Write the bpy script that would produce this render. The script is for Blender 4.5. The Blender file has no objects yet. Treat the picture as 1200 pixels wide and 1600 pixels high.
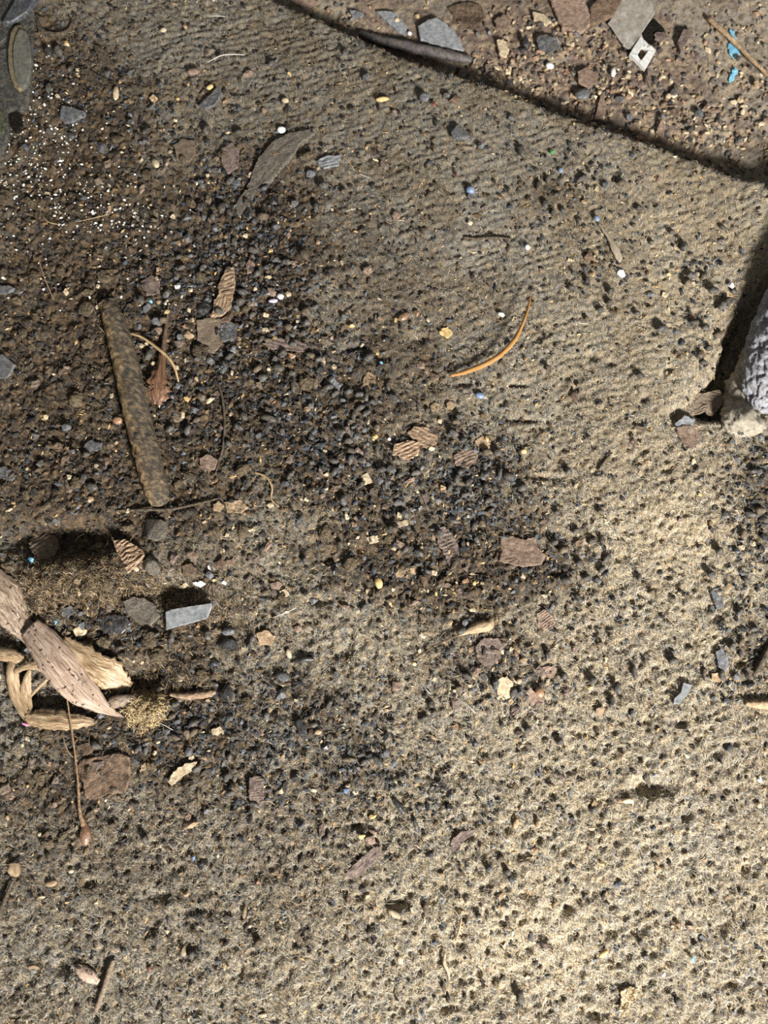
import bpy, bmesh, math, random
import numpy as np
from mathutils import Vector, Matrix, Euler

S = bpy.context.scene
RC = S.collection
random.seed(7)
RNG = np.random.default_rng(7)

# ------------------------------------------------------------------ camera
TILT = math.radians(12.0)
CAMH = 0.50
FPX = 1200.0
CY = -CAMH * math.tan(TILT)
cam = bpy.data.cameras.new('camera')
cam.sensor_fit = 'VERTICAL'
cam.sensor_height = 36.0
cam.lens = 27.0
cam.clip_start = 0.01
cam.clip_end = 20
cam.dof.use_dof = True
cam.dof.focus_distance = 0.515
cam.dof.aperture_fstop = 8.0
camo = bpy.data.objects.new('camera', cam)
camo.location = (0, CY, CAMH)
camo.rotation_euler = (TILT, 0, 0)
RC.objects.link(camo)
S.camera = camo

# ------------------------------------------------------------------ world, light, exposure
W = bpy.data.worlds.new('world')
S.world = W
W.use_nodes = True
W.node_tree.nodes['Background'].inputs[0].default_value = (0.95, 0.97, 1.0, 1)
W.node_tree.nodes['Background'].inputs[1].default_value = 0.15


def area_light(name, loc, target, sx, sy, power, col):
    l = bpy.data.lights.new(name, 'AREA')
    l.shape = 'RECTANGLE'
    l.size = sx
    l.size_y = sy
    l.energy = power
    l.color = col
    o = bpy.data.objects.new(name, l)
    o.location = loc
    o.rotation_euler = (Vector(target) - Vector(loc)).to_track_quat('-Z', 'Y').to_euler()
    RC.objects.link(o)
    return o


# daylight through the open door, low at the near right-hand side
area_light('daylight_opening', (0.68, -1.20, 0.84), (0.0, 0.0, 0), 0.30, 0.24, 72.0, (1.0, 0.985, 0.96))

S.view_settings.view_transform = 'Standard'
S.view_settings.look = 'None'
S.view_settings.gamma = 1.0
S.view_settings.use_curve_mapping = False
S.view_settings.exposure = 0.12
S.cycles.max_bounces = 4
S.cycles.diffuse_bounces = 2
S.cycles.use_denoising = False
S.cycles.use_adaptive_sampling = True
S.cycles.adaptive_threshold = 0.02


# ------------------------------------------------------------------ helpers
def lin(r, g, b):
    f = lambda c: (c / 255 / 12.92) if c / 255 <= 0.04045 else ((c / 255 + 0.055) / 1.055) ** 2.4
    return (f(r), f(g), f(b), 1.0)


_lat = np.random.default_rng(99).random((256, 256)).astype(np.float32)


def vnoise(x, y, f, seed=0):
    x = np.asarray(x) * f + seed * 17.37 + 1000
    y = np.asarray(y) * f + seed * 9.71 + 1000
    xi = np.floor(x).astype(int)
    yi = np.floor(y).astype(int)
    fx = x - xi
    fy = y - yi
    fx = fx * fx * (3 - 2 * fx)
    fy = fy * fy * (3 - 2 * fy)
    a = _lat[xi % 256, yi % 256]
    b = _lat[(xi + 1) % 256, yi % 256]
    c = _lat[xi % 256, (yi + 1) % 256]
    d = _lat[(xi + 1) % 256, (yi + 1) % 256]
    return (a * (1 - fx) + b * fx) * (1 - fy) + (c * (1 - fx) + d * fx) * fy


def vn3(x, y, z, f, seed=0):
    zz = np.asarray(z) * f + 500
    k = np.floor(zz)
    t = zz - k
    t = t * t * (3 - 2 * t)
    return vnoise(x, y, f, seed + k) * (1 - t) + vnoise(x, y, f, seed + k + 1) * t


def fb3(x, y, z, f, seed=0):
    return (vn3(x, y, z, f, seed) + 0.6 * vn3(x, y, z, f * 2.1, seed + 3) + 0.35 * vn3(x, y, z, f * 4.3, seed + 7)) / 1.95


def fbm(x, y, f, octs=4, seed=0, gain=0.5):
    s = 0
    a = 1.0
    t = 0
    for i in range(octs):
        s = s + a * vnoise(x, y, f * 2.03 ** i, seed + i * 3)
        t += a
        a *= gain
    return s / t


def worley(x, y, f, seed=0, jit=0.9):
    """distance to the nearest jittered cell point (in cells) and a random value of that cell"""
    x = np.asarray(x) * f + 500
    y = np.asarray(y) * f + 500
    xi = np.floor(x).astype(int)
    yi = np.floor(y).astype(int)
    best = np.full(x.shape, 9.0)
    val = np.zeros(x.shape)
    for dx in (-1, 0, 1):
        for dy in (-1, 0, 1):
            cx = xi + dx
            cy = yi + dy
            jx = _lat[(cx * 7 + seed * 31) % 256, (cy * 13 + seed) % 256]
            jy = _lat[(cx * 11 + seed) % 256, (cy * 5 + seed * 17 + 91) % 256]
            v = _lat[(cx * 3 + 57 + seed) % 256, (cy * 19 + seed * 7) % 256]
            px = cx + 0.5 + (jx - 0.5) * jit
            py = cy + 0.5 + (jy - 0.5) * jit
            d = np.hypot(px - x, py - y)
            m = d < best
            best = np.where(m, d, best)
            val = np.where(m, v, val)
    return best, val


def smooth(a, b, x):
    t = np.clip((x - a) / (b - a), 0, 1)
    return t * t * (3 - 2 * t)


ct, st = math.cos(TILT), math.sin(TILT)


def unproj(px, py, z=0.0):
    """point of the ground (height z) seen at photograph position px, py"""
    dx = (np.asarray(px, float) - 600) / FPX
    dy = -(np.asarray(py, float) - 800) / FPX
    wx, wy, wz = dx, dy * ct + st, dy * st - ct
    t = (z - CAMH) / wz
    return wx * t, CY + wy * t


def proj(x, y, z=0.0):
    x = np.asarray(x, float)
    ry = np.asarray(y, float) - CY
    rz = z - CAMH
    cyy = ry * ct + rz * st
    cz = -ry * st + rz * ct
    return 600 + FPX * x / (-cz), 800 - FPX * cyy / (-cz)


def blobs(u, v, L):
    s = 0.0
    for b in L:
        cx, cy, sx, sy, a = b[:5]
        s = s + a * np.exp(-(((u - cx) / sx) ** 2 + ((v - cy) / sy) ** 2))
    return s


# ------------------------------------------------------------------ ground description
DIRT = [(110, 300, 190, 120, .8), (120, 520, 230, 170, 1), (380, 430, 110, 150, 1), (350, 640, 180, 120, 1),
        (120, 760, 200, 120, 1), (540, 770, 100, 100, .6), (770, 790, 100, 100, .8), (120, 960, 190, 110, 1),
        (300, 1130, 180, 90, .9), (560, 1200, 90, 70, .45), (800, 1040, 90, 60, .6), (1190, 760, 50, 120, .7),
        (1180, 1010, 50, 70, .5), (110, 110, 110, 100, .7), (640, 890, 110, 60, .35), (890, 290, 50, 50, .4),
        (960, 400, 60, 40, .3), (870, 900, 50, 50, .45), (640, 610, 120, 90, .25), (60, 1240, 160, 90, .55),
        (760, 900, 120, 60, .5), (560, 900, 260, 220, .26), (250, 1400, 380, 220, .34), (300, 120, 280, 130, .24), (600, 360, 280, 220, .30), (700, 1200, 200, 120, .12)]
PELLET = [(110, 620, 120, 150, -.35), (370, 330, 60, 80, .9), (420, 440, 70, 90, 1.1), (290, 430, 90, 80, .9), (320, 600, 110, 80, .8),
          (450, 640, 80, 110, .7), (600, 750, 110, 60, .9), (745, 770, 55, 80, 1.9), (570, 550, 60, 40, .4),
          (860, 880, 45, 40, .9), (880, 290, 40, 50, .5), (290, 1130, 110, 50, 1.1), (420, 1130, 80, 60, .9),
          (570, 1180, 60, 60, .8), (640, 1250, 80, 40, .5), (760, 1060, 80, 50, .6), (1180, 800, 35, 120, 1.0),
          (1170, 1010, 45, 60, .6), (1090, 470, 30, 90, .5), (120, 110, 70, 60, .5), (230, 180, 80, 50, .5),
          (100, 680, 120, 110, .45), (640, 880, 70, 40, .6), (520, 700, 60, 60, .5), (940, 880, 30, 60, .35),
          (960, 400, 50, 30, .5), (200, 1000, 120, 60, .5), (420, 1240, 60, 30, .7), (500, 600, 50, 60, .5)]
EDGE = np.array([(300, -110), (360, -50), (425, 0), (500, 33), (567, 64), (607, 81), (667, 107), (733, 134), (793, 148), (860, 180),
                 (943, 208), (1013, 231), (1083, 259), (1133, 281), (1200, 301), (1300, 345), (1420, 390)], float)


def edge_dist(x, y):
    """signed distance (m) to the carpet's edge, positive on the carpet"""
    ex, ey = unproj(EDGE[:, 0], EDGE[:, 1], -0.003)
    # wobble
    best = np.full(np.shape(x), 9.0)
    sgn = np.ones(np.shape(x))
    for i in range(len(ex) - 1):
        ax, ay, bx, by = ex[i], ey[i], ex[i + 1], ey[i + 1]
        L2 = (bx - ax) ** 2 + (by - ay) ** 2
        t = np.clip(((x - ax) * (bx - ax) + (y - ay) * (by - ay)) / L2, 0, 1)
        d = np.hypot(x - ax - t * (bx - ax), y - ay - t * (by - ay))
        s = np.sign((bx - ax) * (y - ay) - (by - ay) * (x - ax))
        m = d < best
        best = np.where(m, d, best)
        sgn = np.where(m, -s, sgn)
    return best * sgn + 0.0012 * (vnoise(x, y, 90, 4) - 0.5) + 0.0008 * (vnoise(x, y, 300, 5) - 0.5)


def macro(x, y, u=None, v=None):
    if u is None:
        u, v = proj(x, y)
    h = 0.010 * (fbm(x, y, 6.0, 2, 11) - 0.5) + 0.0035 * (fbm(x, y, 22, 2, 12) - 0.5)
    h = h + 0.004 * np.exp(-((u - 560) / 260) ** 2 - ((v - 230) / 150) ** 2)
    h = h + 0.006 * np.exp(-(((v - 300 - (u - 1200) * 0.38) / 90) ** 2)) * smooth(600, 900, u)
    # torn hollow above the dry leaves, and the wool heap below it
    h = h - 0.018 * np.exp(-(((u - 105) / 75) ** 2 + ((v - 842) / 30) ** 2) ** 1.5)
    h = h + 0.006 * np.exp(-((u - 110) / 80) ** 2 - ((v - 905) / 38) ** 2)
    h = h - 0.010 * np.exp(-(((u - 275) / 40) ** 2 + ((v - 925) / 22) ** 2) ** 1.5)
    h = h - 0.010 * np.exp(-(((u - 225) / 40) ** 2 + ((v - 1062) / 26) ** 2) ** 1.5)
    h = h - 0.006 * np.exp(-(((u - 60) / 60) ** 2 + ((v - 1085) / 40) ** 2) ** 1.5)
    h = h - 0.003 * np.exp(-(((u - 20) / 70) ** 2 + ((v - 1000) / 40) ** 2) ** 1.5)
    # cavities near the lump at the right edge
    gp = u - 1164 + (v - 520) * 0.39
    h = h - 0.028 * (0.25 * smooth(-75, -15, gp) + 0.75 * smooth(-30 + 14 * (vnoise(x, y, 120, 77) - 0.5) * 2, 2, gp)) * (1 - smooth(30, 90, gp)) * smooth(415, 530, v) * (1 - smooth(628, 664, v))
    h = h - 0.007 * np.exp(-(((u - 1064) / 14) ** 2 + ((v - 645) / 14) ** 2))
    h = h - 0.008 * np.exp(-(((u - 1018) / 30) ** 2 + ((v - 1232) / 12) ** 2))
    h = h - 0.005 * np.exp(-(((u - 613) / 14) ** 2 + ((v - 1412) / 12) ** 2))
    h = h - 0.006 * np.exp(-(((u - 540) / 60) ** 2 + ((v - 290) / 8) ** 2)) * 0
    return h


SMALLPITS = [(255, 1400, 12, 8), (310, 1422, 22, 8), (300, 1480, 7, 10), (100, 1510, 12, 9), (145, 1378, 9, 6), (240, 1452, 9, 6),
             (1140, 1540, 12, 6), (925, 1583, 16, 7), (1003, 1457, 7, 7), (952, 1458, 9, 7), (885, 1420, 7, 7), (822, 1398, 9, 6),
             (811, 1338, 7, 6), (1070, 1278, 7, 6), (1075, 1346, 7, 7), (1168, 1356, 9, 6), (926, 1262, 7, 6), (862, 1243, 6, 6),
             (1126, 1450, 8, 7), (700, 1572, 12, 6), (560, 1400, 9, 5), (628, 1410, 9, 6), (730, 1308, 14, 5), (1120, 1178, 10, 7),
             (1012, 1128, 9, 6), (1065, 1130, 9, 5), (1160, 1035, 9, 8), (720, 1475, 8, 6), (600, 1205, 20, 6), (560, 1290, 20, 5),
             (500, 940, 18, 6), (540, 1020, 12, 9), (470, 1110, 10, 8), (430, 915, 12, 6), (515, 875, 16, 6), (635, 930, 10, 12),
             (1010, 620, 6, 6), (1046, 575, 6, 6), (927, 555, 6, 6), (902, 605, 5, 5), (957, 565, 5, 5), (995, 718, 5, 6), (1045, 733, 5, 5),
             (560, 545, 16, 5), (595, 560, 12, 6), (655, 530, 14, 6), (725, 600, 8, 5), (850, 745, 22, 4), (820, 655, 22, 3), (810, 600, 16, 3)]


def micro(x, y, u, v, dirt, clean):
    # ribs of the needle-felt: rows that turn from level to rising along the frame
    ang = math.radians(8) + math.radians(24) * smooth(-0.15, 0.2, x)
    warp = 0.014 * (fbm(x, y, 9, 2, 21) - 0.5) + 0.0055 * (fbm(x, y, 60, 2, 22) - 0.5)
    p = (y * np.cos(0.30) - x * math.sin(0.30)) + warp + 0.25 * (x + 0.1) * (x + 0.1) * -0.6
    q = x * np.cos(0.30) + y * math.sin(0.30)
    lam = 0.0057
    rib = 0.5 + 0.5 * np.cos(2 * np.pi * p / lam)
    ribs = 0.25 + 0.75 * np.clip(blobs(u, v, [(400, 90, 260, 110, 1), (620, 380, 180, 110, .9), (880, 600, 130, 130, .8), (760, 250, 160, 80, .5)]), 0, 1)
    h = 0.0007 * (rib ** 0.7 - 0.6) * clean * ribs * (0.3 + 1.4 * vnoise(x, y, 110, 24))
    d, val = worley(q * 0.9, p, 1 / lam, 3, 0.75)
    depth = np.where(val > 0.5, 0.35 + (val - 0.5) * 1.6, 0.0)
    pit = np.exp(-(d / (0.14 + 0.16 * val)) ** 2) * depth
    h = h - 0.0030 * pit * (0.35 + 0.65 * clean) * (0.55 + 0.45 * smooth(500, 1100, v))
    d2, v2 = worley(x, y, 1 / 0.0036, 5)
    h = h + (0.0011 * (0.6 - d2) * (0.3 + 1.2 * v2) + 0.0034 * (fbm(x, y, 150, 3, 26) - 0.5)) * clean * (0.6 + 0.4 * smooth(500, 1000, v))
    # crumbled soil
    d3, v3 = worley(x + 0.002 * vnoise(x, y, 200, 8), y, 1 / 0.0052, 7)
    d4, v4 = worley(x, y, 1 / 0.0026, 9)
    d5, v5 = worley(x + 0.004 * vnoise(x, y, 130, 18), y, 1 / 0.0105, 27)
    h = h + dirt * (0.0042 * (0.7 - d5) * np.clip(v5 - 0.35, 0, 1) * 1.6 + 0.0026 * (0.75 - d3) * (0.3 + v3) + 0.0012 * (0.6 - d4) * (0.2 + v4) + 0.0030 * (fbm(x, y, 70, 3, 31) - 0.5))
    h = h + 0.0013 * (fbm(x, y, 330, 3, 33) - 0.5)
    for (cx, cy, sx, sy) in SMALLPITS:
        m = (np.abs(u - cx) < 3 * sx) & (np.abs(v - cy) < 3 * sy)
        if m.any():
            h[m] -= 0.0045 * np.exp(-(((u[m] - cx) / sx) ** 2 + ((v[m] - cy) / sy) ** 2))
    return h


def mesh_from_arrays(name, V, F, cols=None, uvs=None, smooth_shade=True):
    """V (n,3), F (m,k) all faces with the same number of corners"""
    me = bpy.data.meshes.new(name)
    V = np.ascontiguousarray(V, dtype=np.float32)
    F = np.ascontiguousarray(F, dtype=np.int32)
    n, k = F.shape
    me.vertices.add(len(V))
    me.vertices.foreach_set('co', V.ravel())
    me.loops.add(n * k)
    me.loops.foreach_set('vertex_index', F.ravel())
    me.polygons.add(n)
    me.polygons.foreach_set('loop_start', np.arange(0, n * k, k, dtype=np.int32))
    me.polygons.foreach_set('use_smooth', np.full(n, smooth_shade, dtype=bool))
    me.update(calc_edges=True)
    if cols is not None:
        a = me.color_attributes.new('Col', 'FLOAT_COLOR', 'POINT')
        c = np.ones((len(V), 4), dtype=np.float32)
        c[:, :3] = cols
        a.data.foreach_set('color', c.ravel())
    if uvs is not None:
        l = me.uv_layers.new(name='UVMap')
        l.data.foreach_set('uv', np.ascontiguousarray(uvs[F.ravel()], dtype=np.float32).ravel())
    me.validate()
    return me


def link(name, me, mat, parent=None, loc=None, label=None, cat=None, group=None, kind=None):
    o = bpy.data.objects.new(name, me)
    RC.objects.link(o)
    if mat is not None and me is not None and not me.materials:
        me.materials.append(mat)
    if parent is not None:
        o.parent = parent
    if loc is not None:
        o.location = loc
    if label:
        o['label'] = label
    if cat:
        o['category'] = cat
    if group:
        o['group'] = group
    if kind:
        o['kind'] = kind
    elif cat:
        o['kind'] = 'thing'
    return o


# ------------------------------------------------------------------ materials
def new_mat(name):
    m = bpy.data.materials.new(name)
    m.use_nodes = True
    nt = m.node_tree
    b = nt.nodes['Principled BSDF']
    return m, nt, b


def simple_mat(name, cols, scale=400.0, rough=0.8, bump=0.3, bscale=900.0, spec=0.3, stretch=(1, 1, 1), vary=0.25, coords='Object', dist=0.001, detail=4, dust=0.45):
    """noise-driven ramp over the given colours, a little different on each object"""
    m, nt, b = new_mat(name)
    N, L = nt.nodes, nt.links
    gp = N.new('ShaderNodeNewGeometry')
    oi = N.new('ShaderNodeObjectInfo')
    mp = N.new('ShaderNodeMapping')
    mp.inputs['Scale'].default_value = stretch
    L.new(gp.outputs['Position'], mp.inputs[0])
    add = N.new('ShaderNodeVectorMath')
    add.operation = 'ADD'
    L.new(mp.outputs[0], add.inputs[0])
    L.new(oi.outputs['Random'], add.inputs[1])
    nz = N.new('ShaderNodeTexNoise')
    nz.inputs['Scale'].default_value = scale
    nz.inputs['Detail'].default_value = detail
    nz.inputs['Roughness'].default_value = 0.65
    L.new(add.outputs[0], nz.inputs['Vector'])
    cr = N.new('ShaderNodeValToRGB')
    e = cr.color_ramp.elements
    n = len(cols)
    e[0].position = 0.30
    e[0].color = lin(*cols[0])
    e[1].position = 0.70
    e[1].color = lin(*cols[-1])
    for i in range(1, n - 1):
        k = e.new(0.30 + 0.40 * i / (n - 1))
        k.color = lin(*cols[i])
    L.new(nz.outputs['Fac'], cr.inputs[0])
    hv = N.new('ShaderNodeHueSaturation')
    mr = N.new('ShaderNodeMapRange')
    mr.inputs['To Min'].default_value = 1 - vary
    mr.inputs['To Max'].default_value = 1 + vary
    L.new(oi.outputs['Random'], mr.inputs[0])
    L.new(mr.outputs[0], hv.inputs['Value'])
    L.new(cr.outputs[0], hv.inputs['Color'])
    out = hv.outputs[0]
    if dust > 0:
        # patchy coat of carpet dust that has settled on the piece
        nd = N.new('ShaderNodeTexNoise')
        nd.inputs['Scale'].default_value = 520
        nd.inputs['Detail'].default_value = 4
        nd.inputs['Roughness'].default_value = 0.7
        L.new(gp.outputs['Position'], nd.inputs['Vector'])
        md = N.new('ShaderNodeMapRange')
        md.inputs['From Min'].default_value = 0.42
        md.inputs['From Max'].default_value = 0.62
        md.inputs['To Min'].default_value = dust * 0.15
        md.inputs['To Max'].default_value = dust
        L.new(nd.outputs['Fac'], md.inputs[0])
        mx = N.new('ShaderNodeMix')
        mx.data_type = 'RGBA'
        mx.inputs[7].default_value = lin(134, 120, 98)
        L.new(md.outputs[0], mx.inputs[0])
        L.new(out, mx.inputs[6])
        out = mx.outputs[2]
    L.new(out, b.inputs['Base Color'])
    b.inputs['Roughness'].default_value = rough
    b.inputs['Specular IOR Level'].default_value = spec
    n2 = N.new('ShaderNodeTexNoise')
    n2.inputs['Scale'].default_value = bscale
    n2.inputs['Detail'].default_value = 3
    L.new(add.outputs[0], n2.inputs['Vector'])
    bp = N.new('ShaderNodeBump')
    bp.inputs['Strength'].default_value = bump
    bp.inputs['Distance'].default_value = dist
    L.new(n2.outputs['Fac'], bp.inputs['Height'])
    L.new(bp.outputs[0], b.inputs['Normal'])
    return m


def vcol_mat(name, rough=0.9, spec=0.15, nscale=1400.0, lo=0.55, hi=1.5, bump=0.5, bdist=0.0006, speckle=True):
    """colour carried by the mesh (soil, felt, dust) with fine grain on top"""
    m, nt, b = new_mat(name)
    N, L = nt.nodes, nt.links
    at = N.new('ShaderNodeAttribute')
    at.attribute_name = 'Col'
    tc = N.new('ShaderNodeTexCoord')
    nz = N.new('ShaderNodeTexNoise')
    nz.inputs['Scale'].default_value = nscale
    nz.inputs['Detail'].default_value = 3
    nz.inputs['Roughness'].default_value = 0.7
    L.new(tc.outputs['Object'], nz.inputs['Vector'])
    mr = N.new('ShaderNodeMapRange')
    mr.inputs['From Min'].default_value = 0.3
    mr.inputs['From Max'].default_value = 0.7
    mr.inputs['To Min'].default_value = lo
    mr.inputs['To Max'].default_value = hi
    L.new(nz.outputs['Fac'], mr.inputs[0])
    mx = N.new('ShaderNodeMix')
    mx.data_type = 'RGBA'
    mx.blend_type = 'MULTIPLY'
    mx.inputs[0].default_value = 1.0
    L.new(at.outputs['Color'], mx.inputs[6])
    L.new(mr.outputs[0], mx.inputs[7])
    out = mx.outputs[2]
    L.new(out, b.inputs['Base Color'])
    b.inputs['Roughness'].default_value = rough
    b.inputs['Specular IOR Level'].default_value = spec
    bp = N.new('ShaderNodeBump')
    bp.inputs['Strength'].default_value = bump
    bp.inputs['Distance'].default_value = bdist
    L.new(nz.outputs['Fac'], bp.inputs['Height'])
    L.new(bp.outputs[0], b.inputs['Normal'])
    return m


M = {}
M['felt'] = vcol_mat('worn_felt', lo=0.4, hi=1.7, bump=0.7)
M['fibre'] = vcol_mat('felt_fibre', rough=0.75, spec=0.25, nscale=500, lo=0.8, hi=1.2, bump=0.0)
M['grit'] = vcol_mat('loose_grit', rough=0.8, spec=0.3, nscale=900, lo=0.6, hi=1.4, bump=0.5)
M['pellet'] = simple_mat('dark_pellet', [(22, 22, 23), (44, 46, 48), (96, 98, 101)], 500, 0.62, 0.7, 1200, 0.35, vary=0.5, dist=0.0006)
M['pellet_brown'] = simple_mat('brown_pellet', [(44, 38, 32), (80, 70, 58), (124, 110, 90)], 500, 0.8, 0.7, 1200, 0.25, vary=0.4, dist=0.0006)
M['slate'] = simple_mat('blue_grey_slate', [(44, 47, 52), (74, 80, 88), (120, 126, 132)], 350, 0.6, 0.5, 900, 0.4, vary=0.35, dist=0.0006)
M['greyslate'] = simple_mat('grey_slate', [(96, 99, 102), (132, 136, 139), (158, 160, 160)], 350, 0.75, 0.4, 900, 0.3, vary=0.12, dist=0.0005, dust=0.25)
M['blackstone'] = simple_mat('black_stone', [(20, 21, 24), (38, 41, 45), (76, 80, 84)], 350, 0.32, 0.5, 700, 0.6, vary=0.25, dist=0.0006, dust=0.2)
M['rust'] = simple_mat('rust_flake', [(92, 74, 64), (136, 112, 98), (170, 146, 128)], 350, 0.85, 0.6, 900, 0.2, vary=0.18, dist=0.0008)
M['darkrust'] = simple_mat('dark_rust', [(50, 39, 33), (88, 68, 55), (126, 102, 82)], 300, 0.85, 0.7, 900, 0.2, vary=0.25, dist=0.0008)
M['purple'] = simple_mat('purple_brown_flake', [(70, 58, 56), (104, 88, 84), (134, 118, 108)], 350, 0.8, 0.6, 900, 0.25, vary=0.2, dist=0.0008)
M['wood'] = simple_mat('weathered_wood', [(88, 66, 50), (158, 130, 104), (196, 172, 144)], 260, 0.85, 0.7, 900, 0.2, stretch=(1, 5, 1), vary=0.15, dist=0.0008)
M['greywood'] = simple_mat('grey_weathered_wood', [(76, 64, 54), (122, 106, 90), (158, 142, 122)], 260, 0.85, 0.7, 900, 0.2, stretch=(1, 5, 1), vary=0.15, dist=0.0008)
M['pale'] = simple_mat('pale_chip', [(156, 136, 106), (200, 180, 146), (228, 212, 182)], 500, 0.75, 0.4, 900, 0.25, vary=0.2, dist=0.0005)
M['tan'] = simple_mat('tan_chip', [(112, 90, 66), (158, 132, 102), (194, 168, 134)], 500, 0.75, 0.4, 900, 0.25, vary=0.25, dist=0.0005)
M['white'] = simple_mat('white_crumb', [(206, 204, 196), (228, 226, 220), (240, 240, 236)], 500, 0.6, 0.3, 900, 0.3, vary=0.08, dist=0.0005, dust=0.08)
M['yellow'] = simple_mat('yellow_seed', [(168, 136, 84), (206, 174, 116), (226, 202, 150)], 400, 0.5, 0.2, 900, 0.4, vary=0.1, dist=0.0004, dust=0.08)
M['orange'] = simple_mat('orange_seed', [(116, 78, 54), (158, 116, 84), (190, 150, 116)], 500, 0.4, 0.3, 900, 0.5, vary=0.2, dist=0.0004)
M['brownseed'] = simple_mat('brown_seed', [(70, 50, 38), (112, 84, 64), (150, 122, 98)], 500, 0.35, 0.3, 900, 0.5, vary=0.2, dist=0.0004, dust=0.08)
M['blue'] = simple_mat('blue_bead', [(84, 100, 126), (112, 130, 156), (144, 158, 178)], 400, 0.45, 0.2, 900, 0.5, vary=0.1, dust=0.08)
M['paint'] = simple_mat('blue_paint', [(90, 150, 180), (120, 182, 208), (156, 204, 220)], 700, 0.6, 0.4, 900, 0.3, vary=0.1, dist=0.0004, dust=0.08)
M['green'] = simple_mat('green_paint', [(40, 120, 70), (60, 150, 90), (90, 170, 110)], 700, 0.6, 0.4, 900, 0.3, vary=0.1, dist=0.0004)
M['pink'] = simple_mat('pink_scrap', [(196, 110, 150), (220, 140, 176), (230, 160, 190)], 700, 0.6, 0.2, 900, 0.3, vary=0.1)
M['red'] = simple_mat('red_scrap', [(92, 44, 38), (118, 62, 54), (140, 84, 74)], 700, 0.6, 0.2, 900, 0.3, vary=0.1)
M['fibrewhite'] = simple_mat('pale_hair', [(190, 184, 170), (214, 208, 194), (232, 228, 218)], 300, 0.5, 0, 900, 0.4, vary=0.1, dust=0.08)
M['fibretan'] = simple_mat('tan_hair', [(150, 124, 86), (180, 152, 110), (200, 174, 132)], 300, 0.5, 0, 900, 0.4, vary=0.15, dust=0.08)
M['darktwig'] = simple_mat('dark_twig', [(30, 26, 22), (56, 48, 40), (86, 76, 62)], 600, 0.85, 0.5, 900, 0.2, vary=0.2, dist=0.0005)
M['twig'] = simple_mat('brown_twig', [(84, 62, 44), (130, 102, 74), (160, 132, 100)], 600, 0.8, 0.5, 900, 0.25, vary=0.15, dist=0.0005)
M['rubber'] = simple_mat('dark_rubber', [(44, 42, 46), (74, 70, 76), (98, 94, 100)], 220, 0.6, 0.4, 900, 0.4, vary=0.1, dist=0.0005)
M['metal'] = simple_mat('dull_grey_metal', [(118, 110, 98), (152, 146, 136), (182, 178, 170)], 160, 0.6, 0.5, 900, 0.4, vary=0.08, dist=0.0005)
M['nut'] = simple_mat('bright_grey_metal', [(206, 203, 194), (228, 226, 218), (240, 238, 232)], 300, 0.5, 0.3, 900, 0.5, vary=0.05, dist=0.0004, dust=0.08)
M['lilac'] = simple_mat('lilac_seed', [(176, 168, 190), (200, 192, 210), (220, 214, 226)], 400, 0.4, 0.2, 900, 0.5, vary=0.05)
M['greyslate2'] = simple_mat('dusty_grey_stone', [(62, 60, 56), (88, 84, 78), (116, 108, 96)], 300, 0.85, 0.8, 900, 0.25, vary=0.1, dist=0.0010)
M['hole'] = simple_mat('painted_recess_shade', [(8, 8, 8), (10, 10, 10), (14, 14, 14)], 300, 0.9, 0.1, 900, 0.1, vary=0.0, dust=0.08)  # near-black colour stands in for the shade inside openings


def lit(mat, key, val):
    mat.node_tree.nodes['Principled BSDF'].inputs[key].default_value = val


def leaf_mat(name, c0, c1, c2, spots=True, trans=0.0):
    m, nt, b = new_mat(name)
    N, L = nt.nodes, nt.links
    uv = N.new('ShaderNodeUVMap')
    uv.uv_map = 'UVMap'
    mp = N.new('ShaderNodeMapping')
    mp.inputs['Scale'].default_value = (22, 2.2, 1)
    L.new(uv.outputs[0], mp.inputs[0])
    nz = N.new('ShaderNodeTexNoise')
    nz.inputs['Scale'].default_value = 1.0
    nz.inputs['Detail'].default_value = 6
    nz.inputs['Roughness'].default_value = 0.65
    L.new(mp.outputs[0], nz.inputs['Vector'])
    cr = N.new('ShaderNodeValToRGB')
    e = cr.color_ramp.elements
    e[0].position, e[0].color = 0.32, lin(*c0)
    e[1].position, e[1].color = 0.68, lin(*c2)
    k = e.new(0.5)
    k.color = lin(*c1)
    L.new(nz.outputs['Fac'], cr.inputs[0])
    out = cr.outputs[0]
    tc = N.new('ShaderNodeTexCoord')
    if spots:
        n3 = N.new('ShaderNodeTexNoise')
        n3.inputs['Scale'].default_value = 420
        n3.inputs['Detail'].default_value = 2
        L.new(tc.outputs['Object'], n3.inputs['Vector'])
        mr = N.new('ShaderNodeMapRange')
        mr.inputs['From Min'].default_value = 0.60
        mr.inputs['From Max'].default_value = 0.70
        L.new(n3.outputs['Fac'], mr.inputs[0])
        mx = N.new('ShaderNodeMix')
        mx.data_type = 'RGBA'
        mx.inputs[7].default_value = lin(52, 38, 30)
        L.new(mr.outputs[0], mx.inputs[0])
        L.new(out, mx.inputs[6])
        out = mx.outputs[2]
    L.new(out, b.inputs['Base Color'])
    b.inputs['Roughness'].default_value = 0.5
    b.inputs['Specular IOR Level'].default_value = 0.45
    bp = N.new('ShaderNodeBump')
    bp.inputs['Strength'].default_value = 0.6
    bp.inputs['Distance'].default_value = 0.0006
    L.new(nz.outputs['Fac'], bp.inputs['Height'])
    L.new(bp.outputs[0], b.inputs['Normal'])
    return m


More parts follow.
